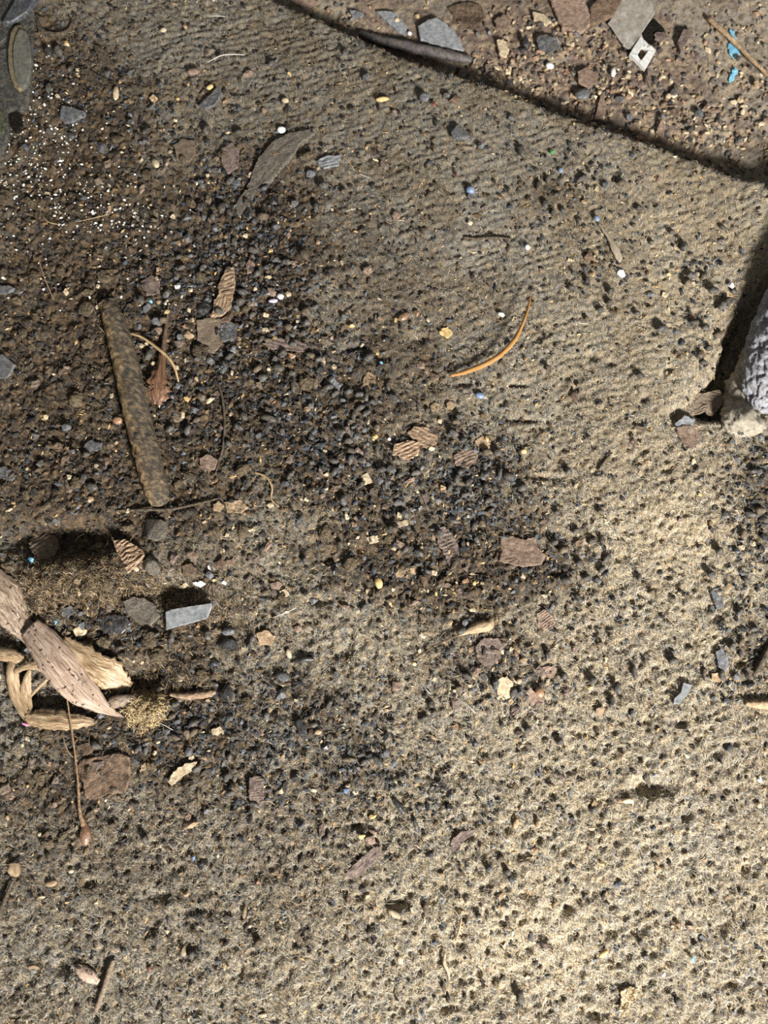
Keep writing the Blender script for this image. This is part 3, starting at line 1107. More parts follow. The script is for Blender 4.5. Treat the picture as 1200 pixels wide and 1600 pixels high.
# ------------------------------------------------------------------ the lump with the dark cavity at the right edge
def big_lump():
    # long rounded block running up and out of the frame, rough crust above, dusty foot below
    path = [(1186, 642, 4, 14), (1200, 614, 5, 42), (1222, 572, 7, 60), (1256, 508, 9, 72), (1302, 432, 9, 80), (1352, 360, 9, 72)]
    root = empty('stone_block', 1180, 640, 'large rough grey stone rising beside a black gap at the right edge', 'stone')

    def body(name, pth, mat, seed, amp, n, sides, par):
        c = catmull(pth, n)
        pts = np.array([P(a, b, l / 1000) for a, b, l, w_ in c])
        rad = np.array([w_ * px2m(a, b) for a, b, l, w_ in c])
        o = pts[n // 3].copy()
        pts -= o
        tan = np.gradient(pts, axis=0)
        tan /= np.linalg.norm(tan, axis=1)[:, None]
        V = []
        for i in range(n):
            s = np.cross(tan[i], [0, 0, 1.0])
            s /= np.linalg.norm(s)
            t2 = np.cross(s, tan[i])
            for j in range(sides):
                a = 2 * math.pi * j / sides
                V.append(pts[i] + (s * math.cos(a) + t2 * math.sin(a) * 0.55) * rad[i])
        V.append(pts[0] - tan[0] * rad[0] * 0.35)
        V.append(pts[-1])
        V = np.array(V)
        cen = np.concatenate([np.repeat(pts, sides, axis=0), pts[:1], pts[-1:]])
        d = V - cen
        L = np.linalg.norm(d, axis=1)[:, None] + 1e-9
        nx_ = V[:, 0] + 0.7 * V[:, 2]
        ny_ = V[:, 1] - 0.5 * V[:, 2]
        k = amp * (3.0 * (fbm(nx_, ny_, 60, 2, seed) - 0.5) + 3.6 * (fb3(V[:, 0], V[:, 1], V[:, 2], 230, seed + 2) - 0.5) + 2.2 * (0.5 - np.abs(fb3(V[:, 0] * 1.3, V[:, 1] * 0.7, V[:, 2], 190, seed + 5) - 0.5) * 4))
        V = V + d / L * k[:, None]
        F = []
        for i in range(n - 1):
            for j in range(sides):
                a, b = i * sides + j, i * sides + (j + 1) % sides
                F.append((a, b, b + sides))
                F.append((a, b + sides, a + sides))
        nv = len(V)
        for j in range(sides):
            F.append((nv - 2, (j + 1) % sides, j))
            F.append((nv - 1, (n - 1) * sides + j, (n - 1) * sides + (j + 1) % sides))
        F = np.array(F)
        a, b, dd = V[F[0][0]], V[F[0][1]], V[F[0][2]]
        if np.dot(np.cross(b - a, dd - a), a - pts[0]) < 0:
            F = F[:, ::-1]
        me = mesh_from_arrays(name, V, F)
        return link(name, me, mat, parent=par, loc=Vector(o) - par.location)
    m1 = simple_mat('stone_crust', [(92, 93, 98), (138, 140, 148), (174, 176, 182)], 260, 0.7, 0.7, 500, 0.4, vary=0.0, dist=0.0012)
    m2 = simple_mat('dusty_stone', [(118, 110, 98), (156, 148, 132), (190, 180, 162)], 260, 0.85, 0.5, 900, 0.2, vary=0.0, dist=0.0006)
    body('rough_crust', path, m1, 5, 0.0010, 150, 150, root)
    b = body('dusty_foot', [(1150, 684, -1, 12), (1156, 668, 0.5, 28), (1164, 646, 2, 38), (1172, 618, 3, 40), (1186, 588, 4, 40), (1204, 552, 5, 40)], m2, 9, 0.0011, 70, 70, root)
    b['label'] = 'smooth tan dusty lower end of the stone'


big_lump()

# ------------------------------------------------------------------ fitting at the top left corner
def corner_fitting():
    root = empty('plastic_fitting', 28, 110, 'dark blue-grey plastic fitting with an oval disc at the top left corner', 'fitting')
    pm = simple_mat('blue_grey_plastic', [(22, 27, 30), (38, 45, 50), (66, 72, 72)], 120, 0.45, 0.4, 600, 0.45, vary=0.0, dist=0.0006)
    dm = simple_mat('dusty_disc', [(52, 56, 56), (84, 88, 84), (112, 110, 98)], 160, 0.6, 0.4, 900, 0.4, vary=0.0, dist=0.0005)
    rim = simple_mat('tan_dust_rim', [(72, 66, 50), (104, 94, 70), (130, 118, 90)], 260, 0.8, 0.4, 900, 0.2, vary=0.0)

    def fl(name, pts, mat, **kw):
        me, c = flake_mesh(name, pts, **kw)
        return link(name, me, mat, parent=root, loc=Vector(c) - root.location)
    fl('housing', [(-60, -60), (52, -60), (52, 30), (50, 90), (47, 140), (40, 170), (26, 172), (12, 176), (12, 215), (2, 240), (-60, 260)], pm, lift_mm=5.5, thick_mm=7, rough_mm=0.9, dome=2, jag=0.04, seed=3)
    fl('rim', oval(29, 88, 17, 52, 0, n=22, irr=0.01), rim, lift_mm=8.5, thick_mm=5, rough_mm=0.2, dome=0.6, jag=0.0, seed=4)
    fl('disc', oval(34, 90, 14, 46, 0, n=22, irr=0.01), dm, lift_mm=10.0, thick_mm=3, rough_mm=0.25, dome=1.2, jag=0.0, seed=5)
    fl('clip', [(45, -12), (60, -12), (42, 18), (18, 34), (4, 36), (10, 24), (34, 8)], simple_mat('blue_plastic', [(24, 34, 46), (38, 52, 68), (60, 74, 88)], 160, 0.4, 0.3, 900, 0.5, vary=0.0), lift_mm=8.5, thick_mm=4, rough_mm=0.3, jag=0.03, seed=6)
    h = fl('socket_shade_patch', oval(24, 188, 11, 18, 10, n=12, irr=0.08), M['hole'], lift_mm=4.0, thick_mm=2, rough_mm=0.1, jag=0.02, seed=7)  # raised black plate, painted as the shade inside the socket
    h.name = 'painted_socket'
    h['label'] = 'open socket below the disc, its shade painted black'
    o = flake('moss_patch', [(-6, 172), (4, 176), (7, 190), (5, 206), (-6, 210)], simple_mat('dark_green_moss', [(26, 40, 26), (44, 62, 40), (70, 84, 58)], 600, 0.9, 0.6, 1500, 0.1, vary=0.0),
              'small dark green mossy patch at the left edge under the plastic fitting', 'moss', lift_mm=7, thick_mm=5, rough_mm=0.6, seed=8)


corner_fitting()
tube('rubber_ring', [(58, 30, 1.5, 3), (64, 46, 1.8, 3.5), (84, 54, 1.8, 4), (104, 50, 1.8, 3.5), (113, 36, 1.5, 2.5), (108, 26, 1.0, 1.5)], 'darktwig', 'dark curved rubber ring half buried near the top left corner', 'ring', seed=2, n=30)

# ------------------------------------------------------------------ dust-covered stick
stk = empty('stick', 212, 630, 'thick straight stick coated with grey-brown dust lying on dark soil', 'stick')
bark = vcol_mat('dust_coat', nscale=1200, lo=0.6, hi=1.4, bump=0.9, bdist=0.0010)


def stick_body():
    path = [(168, 474, 3.2, 13), (178, 500, 4.2, 17), (192, 550, 4.8, 19), (204, 600, 5.0, 20), (217, 660, 5.0, 20), (230, 710, 5.0, 20), (240, 750, 4.8, 19.5), (247, 776, 4.2, 17), (249, 788, 3.2, 12)]
    me, o = tube_mesh('bark', path, n=150, sides=40, rough=0.0, seed=1)
    V = np.empty(len(me.vertices) * 3, dtype=np.float32)
    me.vertices.foreach_get('co', V)
    V = V.reshape(-1, 3)
    c = V[:-2].reshape(150, 40, 3).mean(1)
    cc = np.concatenate([np.repeat(c, 40, axis=0), c[:1], c[-1:]])
    d = V - cc
    L = np.linalg.norm(d, axis=1)[:, None] + 1e-9
    k = 0.0009 * (fbm(V[:, 0] * 0.3 + V[:, 2], V[:, 1], 60, 2, 3) - 0.5) + 0.0022 * (fb3(V[:, 0], V[:, 1], V[:, 2], 380, 6) - 0.5)
    V = V + d / L * k[:, None]
    me.vertices.foreach_set('co', V.astype(np.float32).ravel())
    dn = d / L
    a = me.color_attributes.new('Col', 'FLOAT_COLOR', 'POINT')
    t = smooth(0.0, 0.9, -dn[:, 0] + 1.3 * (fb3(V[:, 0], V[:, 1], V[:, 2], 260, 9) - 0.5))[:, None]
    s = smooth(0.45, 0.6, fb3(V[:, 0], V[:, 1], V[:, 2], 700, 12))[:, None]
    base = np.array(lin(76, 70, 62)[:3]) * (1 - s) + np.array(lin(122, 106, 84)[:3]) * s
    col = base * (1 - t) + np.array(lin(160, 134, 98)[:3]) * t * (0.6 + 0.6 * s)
    cl = np.ones((len(V), 4), dtype=np.float32)
    cl[:, :3] = col
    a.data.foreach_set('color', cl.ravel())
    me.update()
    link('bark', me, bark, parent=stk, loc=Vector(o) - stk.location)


stick_body()
for (a, b, w_) in [(179, 532, 5), (217, 650, 4), (250, 772, 4)]:
    me, c = flake_mesh('paint_fleck', oval(a, b, w_ * 0.7, w_ * 1.4, 10, n=7, seed=a), lift_mm=9.6 if b < 700 else 9.2, thick_mm=1.2, rough_mm=0.2)
    o = link('paint_fleck', me, M['paint'], parent=stk, loc=Vector(c) - stk.location)
    o['label'] = 'pale blue paint fleck'

# ------------------------------------------------------------------ dry leaves at the left edge
strip('dry_leaf', [(46, 980, 7, 17), (60, 996, 8, 22, 8), (78, 1018, 9, 25, 12), (100, 1046, 10, 27, 16), (124, 1074, 9.5, 25, 16), (148, 1096, 7.5, 15, 10), (172, 1111, 5, 6.5), (194, 1121, 3.5, 0.6)], 'leaf_main',
      'broad pointed pinkish-brown dry leaf lying on top of the leaf heap', 'leaf', cup=2.0, n=44, across=11, wrinkle=0.25, seed=1, ragged=0.03)
strip('dry_leaf', [(-40, 900, 8, 30), (-5, 930, 8, 34, 10), (14, 952, 7, 26, 14), (30, 974, 6, 20, 16), (40, 992, 4.5, 12, 10), (44, 1010, 3, 3)], 'leaf_dusty',
      'dusty grey-brown dry leaf blade entering from the left edge above the broad leaf', 'leaf', cup=2.5, n=36, across=11, wrinkle=0.3, seed=2)
strip('dry_leaf', [(96, 1000, 4, 8), (118, 1020, 5, 19, -8), (146, 1042, 6, 25, -12), (172, 1056, 6, 23, -6), (192, 1068, 5, 15, 4), (204, 1074, 4, 7)], 'leaf_tan',
      'torn tan dry leaf with fibrous end sticking out behind the broad leaf', 'leaf', cup=1.8, n=36, across=11, wrinkle=0.5, seed=3, ragged=0.1)
strip('dry_leaf', [(16, 1030, 6, 5), (19, 1050, 7, 9, 8), (23, 1078, 6, 9.5, 6), (33, 1103, 5, 9), (44, 1122, 4, 8), (50, 1130, 3.5, 5)], 'leaf_tan',
      'narrow tan dry leaf standing upright at the left of the heap', 'leaf', cup=1.2, n=30, wrinkle=0.25, seed=4)
strip('dry_leaf', [(40, 1121, 4, 9), (62, 1123, 5, 14, 10), (90, 1126, 5.5, 14, 8), (118, 1128, 5, 11, 6), (138, 1128, 4, 7), (151, 1129, 3, 2)], 'leaf_tan',
      'flat tan dry leaf with straight veins lowest in the leaf heap', 'leaf', cup=1.5, n=34, across=11, wrinkle=0.35, seed=5, ragged=0.12)
strip('dry_leaf', [(47, 1046, 8, 2), (42, 1062, 7.5, 7), (40, 1084, 6, 8.5, 10), (44, 1104, 5, 7), (46, 1120, 4.5, 3)], 'leaf_tan',
      'slim tan dry leaf tip between the upright leaf and the broad leaf', 'leaf', cup=1.0, n=24, wrinkle=0.2, seed=6)
strip('dry_leaf', [(-12, 1020, 6, 9), (8, 1022, 7, 11, 6), (22, 1026, 7, 10), (34, 1032, 6, 7), (41, 1036, 5, 2)], 'leaf_tan',
      'short tan dry leaf piece at the left edge above the upright leaf', 'leaf', cup=1.5, n=22, wrinkle=0.3, seed=7)
strip('dry_leaf', [(22, 1050, 8, 4), (44, 1040, 9, 6, 10), (62, 1040, 9, 8), (74, 1048, 8, 7), (82, 1056, 6, 3)], 'leaf_tan',
      'folded tan leaf strip tucked under the broad leaf', 'leaf', cup=1.0, n=24, wrinkle=0.2, seed=8)
strip('dry_leaf', [(48, 1088, 5, 2), (58, 1076, 7, 3), (70, 1064, 8, 3), (82, 1054, 8, 1.5)], 'leaf_tan',
      'thin curved tan leaf shred below the folded strip', 'leaf', cup=0.5, n=20, across=5, wrinkle=0.1, seed=9)
strip('dry_leaf', [(170, 1098, 4, 8), (188, 1096, 5, 10, -10), (206, 1092, 4.5, 7), (222, 1085, 3, 2)], 'leaf_dusty',
      'short dusty leaf fold right of the broad leaf tip', 'leaf', cup=1.6, n=22, wrinkle=0.3, seed=10)
tube('leaf_stalk', [(60, 1024, 5, 2), (72, 1042, 6, 2.4), (84, 1056, 6, 2)], 'darkrust', 'short red-brown stalk under the broad leaf', 'stalk')
# curled orange strip on open carpet
strip('curled_leaf', [(704, 587, 3.5, 2.2), (728, 581, 4.2, 4.2, 12), (758, 569, 5.2, 4.4, 10), (786, 551, 7, 4.4, 14), (806, 528, 9, 3.6, 22), (819, 500, 10, 2.6, 28), (826, 478, 9, 2.2, 20), (829, 462, 7, 1.0)], 'leaf_orange',
      'curled narrow orange-brown leaf strip arched over clean carpet', 'leaf', cup=1.2, n=60, across=7, wrinkle=0.12, seed=11, ragged=0.08)
# rust-coloured pod with filament left of centre
pod = empty('withered_pod', 250, 600, 'withered reddish-brown pod with a long thin tip right of the stick', 'pod')
strip('husk', [(258, 505, 2, 2), (257, 530, 3, 4), (252, 565, 4, 6, 8), (247, 595, 5, 14, 10), (246, 615, 4.5, 16, 6), (243, 632, 3, 9)], 'leaf_husk' if 'leaf_husk' in M else 'leaf_main', parent=pod, cup=2.6, n=34, across=9, wrinkle=0.6, seed=12, ragged=0.15)
tube('pod_tip', [(263, 476, 4, 1.2), (262, 492, 3.5, 2), (258, 520, 3.5, 3), (254, 552, 4, 4)], 'darkrust', parent=pod)
tube('straw', [(204, 521, 3, 1.6), (222, 527, 4, 2), (245, 543, 5, 2.4), (264, 560, 5, 2.4), (274, 578, 4, 2), (280, 602, 2, 1.2)], 'fibretan', 'pale curved dry straw crossing over the withered pod', 'straw', n=34)
tube('root', [(338, 590, 1.5, 1.6), (347, 620, 2, 2), (351, 660, 2.2, 2), (348, 700, 2, 2.2), (336, 742, 1.5, 1.6)], 'darktwig', 'thin dark root curving down through black pellets right of the pod', 'root', n=34)
tube('twig', [(180, 798, 2, 2), (230, 796, 4, 2.4), (262, 796, 4, 2.6), (300, 789, 3, 2.2), (345, 778, 2, 1.6)], 'darktwig', 'thin dark twig lying across the lower end of the stick', 'twig', n=34)
tube('root', [(497, 705, 1.5, 2), (508, 720, 2, 2.6), (520, 738, 2, 2.6), (532, 748, 1.5, 1.6)], 'pellet', 'short bluish black rootlet in the middle of the pellets', 'root', n=20)
tube('root', [(398, 738, 1.5, 1.0), (416, 745, 2.5, 1.4), (425, 762, 2.5, 1.4), (424, 780, 2, 1.2), (436, 792, 1.5, 0.9)], 'fibretan', 'pale hooked rootlet below the middle of the pellets', 'root', n=26)

# seeds with awns
sd = empty('winged_seed', 745, 980, 'brown seed case with a long red-brown awn lying in the middle of the carpet', 'seed')
strip('case', [(768, 966, 3, 3), (764, 976, 3.6, 8), (748, 980, 4, 9, 10), (732, 986, 3.4, 5), (716, 992, 2.8, 2.5)], 'leaf_tan', parent=sd, cup=2.4, n=28, across=9, wrinkle=0.15, seed=3)
tube('awn', [(722, 990, 3, 2.0), (700, 999, 3, 1.4), (675, 1012, 2.6, 1.1), (650, 1028, 2.2, 0.9), (632, 1040, 2, 0.6)], 'darkrust', parent=sd, n=28)
sd = empty('awned_seed', 133, 1300, 'glossy brown seed at the end of a long thread near the left edge', 'seed')
_v = ICO3[0].copy()
_k = 1 - 0.62 * smooth(-0.2, 1.0, _v[:, 1]) + 0.06 * np.sin(_v[:, 0] * 9)
_v[:, 0] *= _k
_v[:, 2] *= _k
put_me = mesh_from_arrays('seed_body', _v, ICO3[1])
o = link('seed_body', put_me, M['brownseed'], parent=sd, loc=Vector(P(133, 1301, 0.003)) - sd.location)
o.scale = (0.0036, 0.0078, 0.0034)
o.rotation_euler = (0, 0, math.radians(8))
tube('thread', [(101, 1066, 13, 1.2), (106, 1100, 12, 1.2), (112, 1140, 8, 1.4), (118, 1185, 6, 1.4), (122, 1225, 5, 1.6), (124, 1262, 4.5, 2.4), (130, 1290, 4, 4)], 'twig', parent=sd, n=50, sides=6)
sd = empty('seed_husk', 138, 1522, 'open pale-edged brown seed husk near the bottom left corner', 'husk')
strip('husk', [(117, 1510, 2.5, 3), (126, 1516, 3.5, 8, 12), (140, 1526, 3.5, 9, 12), (154, 1535, 2.5, 4)], 'leaf_main', parent=sd, cup=2.4, n=24, across=9, wrinkle=0.2, seed=3)
tube('twig', [(177, 1500, 3, 4), (170, 1520, 3, 4.4), (162, 1546, 3, 4.4), (150, 1578, 2.5, 3.6)], 'greywood', 'short straight grey-brown twig beside the open seed husk', 'twig', n=24, rough=0.12)
tube('twig', [(20, 1376, 3, 2.5), (12, 1395, 3.5, 3.2), (4, 1415, 3.5, 3.4), (-6, 1444, 3, 3)], 'darktwig', 'dark twig leaving the frame at the lower left edge', 'twig', n=24)
tube('twig', [(725, 371, 1.2, 2), (745, 373, 1.6, 2.3), (770, 371, 1.6, 2.3), (800, 373, 1.2, 1.6)], 'darktwig', 'thin dark level twig on clean ribbed carpet above the curled leaf', 'twig', n=24)
tube('twig', [(956, 707, 1.8, 1.6), (946, 719, 2, 2), (934, 735, 1.6, 1.6)], 'darktwig', 'tiny dark slanted twig on clean carpet left of the stone', 'twig', n=16)
tube('twig', [(1204, 1005, 2, 5), (1192, 1030, 3, 5.5), (1180, 1052, 2.4, 4)], 'darktwig', 'thick dark twig end at the right edge beside pellets', 'twig', n=20)
tube('twig', [(1165, 1099, 2, 4), (1185, 1100, 2.6, 7), (1215, 1101, 2.6, 7)], 'tan', 'pale brown twig end entering from the right edge', 'twig', n=20)
tube('twig', [(266, 1085, 2.4, 3), (285, 1087, 3.2, 5), (310, 1086, 3.2, 6), (330, 1083, 2.6, 5), (337, 1081, 2, 3)], 'wood', 'flat brown twig pointing at the black triangular stone', 'twig', n=24, rough=0.12)
tube('twig', [(1106, 28, 3, 3.5), (1142, 60, 5, 3.6), (1172, 90, 6, 3.2), (1206, 124, 6, 2.8)], 'tan', 'thin straight tan twig crossing blue paint on the far floor', 'twig', n=24)
tube('twig', [(695, 1488, 3, 2.2), (694, 1503, 3.6, 2.8), (700, 1518, 3, 2.6), (702, 1530, 2, 1.6)], 'pale', 'short cream twig on the open carpet near the bottom centre', 'twig', n=16)
tube('twig', [(721, 1434, 3, 1.4), (718, 1452, 3, 1.6), (712, 1470, 2.4, 1.2)], 'fibretan', 'thin tan splinter above the short cream twig', 'twig', n=14)
tube('rubber_rod', [(562, 57, 4, 5), (590, 66, 5, 7), (640, 76, 5.5, 8), (690, 86, 5.5, 8), (722, 92, 5, 7), (736, 94, 4, 5)], 'rubber', 'dark purple-grey rod lying along the carpet edge on the floor', 'rod', n=40, sides=14, rough=0.02)
tube('root', [(300, 1060, 2, 1.2), (290, 1040, 3, 1.6), (276, 1030, 3, 1.4)], 'darktwig', 'short dark rootlet above the flat brown twig', 'root', n=14)
tube('sliver', [(614, 1248, 2, 3), (622, 1258, 2.4, 4), (631, 1271, 2, 3)], 'blackstone', 'black needle-like sliver below the centre', 'sliver', n=14)
tube('sliver', [(462, 1033, 2, 3), (474, 1030, 2.6, 5), (490, 1030, 2, 3)], 'blackstone', 'glossy black curved sliver in the fibrous brown carpet', 'sliver', n=14)

# ------------------------------------------------------------------ hairs and threads
HAIRS = [([(326, 26), (340, 25), (352, 26)], 'fibrewhite', 'short straight white hair at the top left'),
         ([(325, 97), (345, 87), (365, 85), (382, 86)], 'fibrewhite', 'curved white hair above the blue-grey chip'),
         ([(62, 330), (76, 347), (105, 352)], 'fibretan', 'curved tan hair among white crumbs'),
         ([(117, 347), (145, 341), (173, 334)], 'fibretan', 'straight tan hair among white crumbs'),
         ([(59, 400), (66, 425), (76, 450), (84, 468)], 'fibretan', 'long tan hair left of the stick top'),
         ([(525, 232), (540, 248), (552, 262)], 'fibretan', 'slanted tan hair beside the torn grey slab'),
         ([(540, 330), (556, 326)], 'fibrewhite', 'short white hair below the torn grey slab'),
         ([(562, 272), (578, 278)], 'fibrewhite', 'short white bristle right of the torn grey slab'),
         ([(567, 160), (582, 174)], 'fibretan', 'short tan hair left of the yellow seed'),
         ([(530, 108), (542, 122)], 'fibrewhite', 'pale hair on clean ribbed carpet at the top'),
         ([(904, 505), (918, 506)], 'fibrewhite', 'short pink-white hair on clean carpet at the right'),
         ([(622, 344), (632, 345)], 'fibrewhite', 'tiny white bristle on clean ribbed carpet'),
         ([(302, 713), (303, 727)], 'fibrewhite', 'tiny upright white bristle among black pellets'),
         ([(700, 1415), (712, 1424), (719, 1438)], 'fibretan', 'curved tan hair above the cream twig'),
         ([(620, 1442), (640, 1452), (655, 1456)], 'fibretan', 'tan hair beside the pale husk'),
         ([(97, 1142), (101, 1160), (108, 1176), (122, 1190)], 'fibretan', 'tan hair beside the long seed thread'),
         ([(400, 1254), (420, 1252), (430, 1258)], 'fibretan', 'tan hair near the purple striped flake'),
         ([(118, 1022), (112, 1036)], 'fibretan', 'tan hair beside the torn tan leaf'),
         ([(192, 1120), (204, 1132), (210, 1138)], 'fibretan', 'tan hair beyond the tip of the broad leaf'),
         ([(244, 1126), (262, 1136), (276, 1144)], 'fibrewhite', 'pale hair below the fluff tuft'),
         ([(655, 1060), (668, 1080), (674, 1084)], 'fibrewhite', 'pale hair below the awned seed case'),
         ([(722, 1095), (735, 1106), (742, 1114)], 'fibrewhite', 'pale hair left of the tan chips'),
         ([(1036, 953), (1044, 966), (1056, 978)], 'fibretan', 'tan hair on clean carpet at the right'),
         ([(590, 1138), (600, 1146)], 'fibrewhite', 'tiny pale hair on carpet right of centre'),
         ([(527, 1586), (530, 1602)], 'fibretan', 'tan stalk at the bottom edge'),
         ([(536, 1590), (546, 1574), (556, 1568)], 'fibrewhite', 'pale hair at the bottom edge'),
         ([(150, 505), (160, 516), (166, 526)], 'fibretan', 'short tan hair against the top of the stick'),
         ([(88, 1040 - 190), (94, 862)], 'fibrewhite', 'fine pale hair in the dark hollow'),
         ([(118, 845), (124, 838), (132, 834)], 'fibrewhite', 'curled pale hair in the dark hollow'),
         ([(242, 158), (240, 166)], 'fibrewhite', 'tiny forked white hair near the top left'),
         ([(426, 965), (445, 958), (462, 950)], 'fibrewhite', 'faint pale hair on brown carpet left of centre'),
         ([(180, 876), (190, 862), (210, 836), (216, 830)], 'twig', 'thin brown rootlet beside the rounded grey stone')]
for i, (pts, mt, lb) in enumerate(HAIRS):
    k = len(pts)
    tube('hair', [(a, b, 2.6 + (1.6 if 0 < j < k - 1 else 0), 0.62 if 0 < j < k - 1 else 0.4) for j, (a, b) in enumerate(pts)], mt, lb, 'hair', n=4 * k + 4, sides=5, seed=i, rough=0.05)

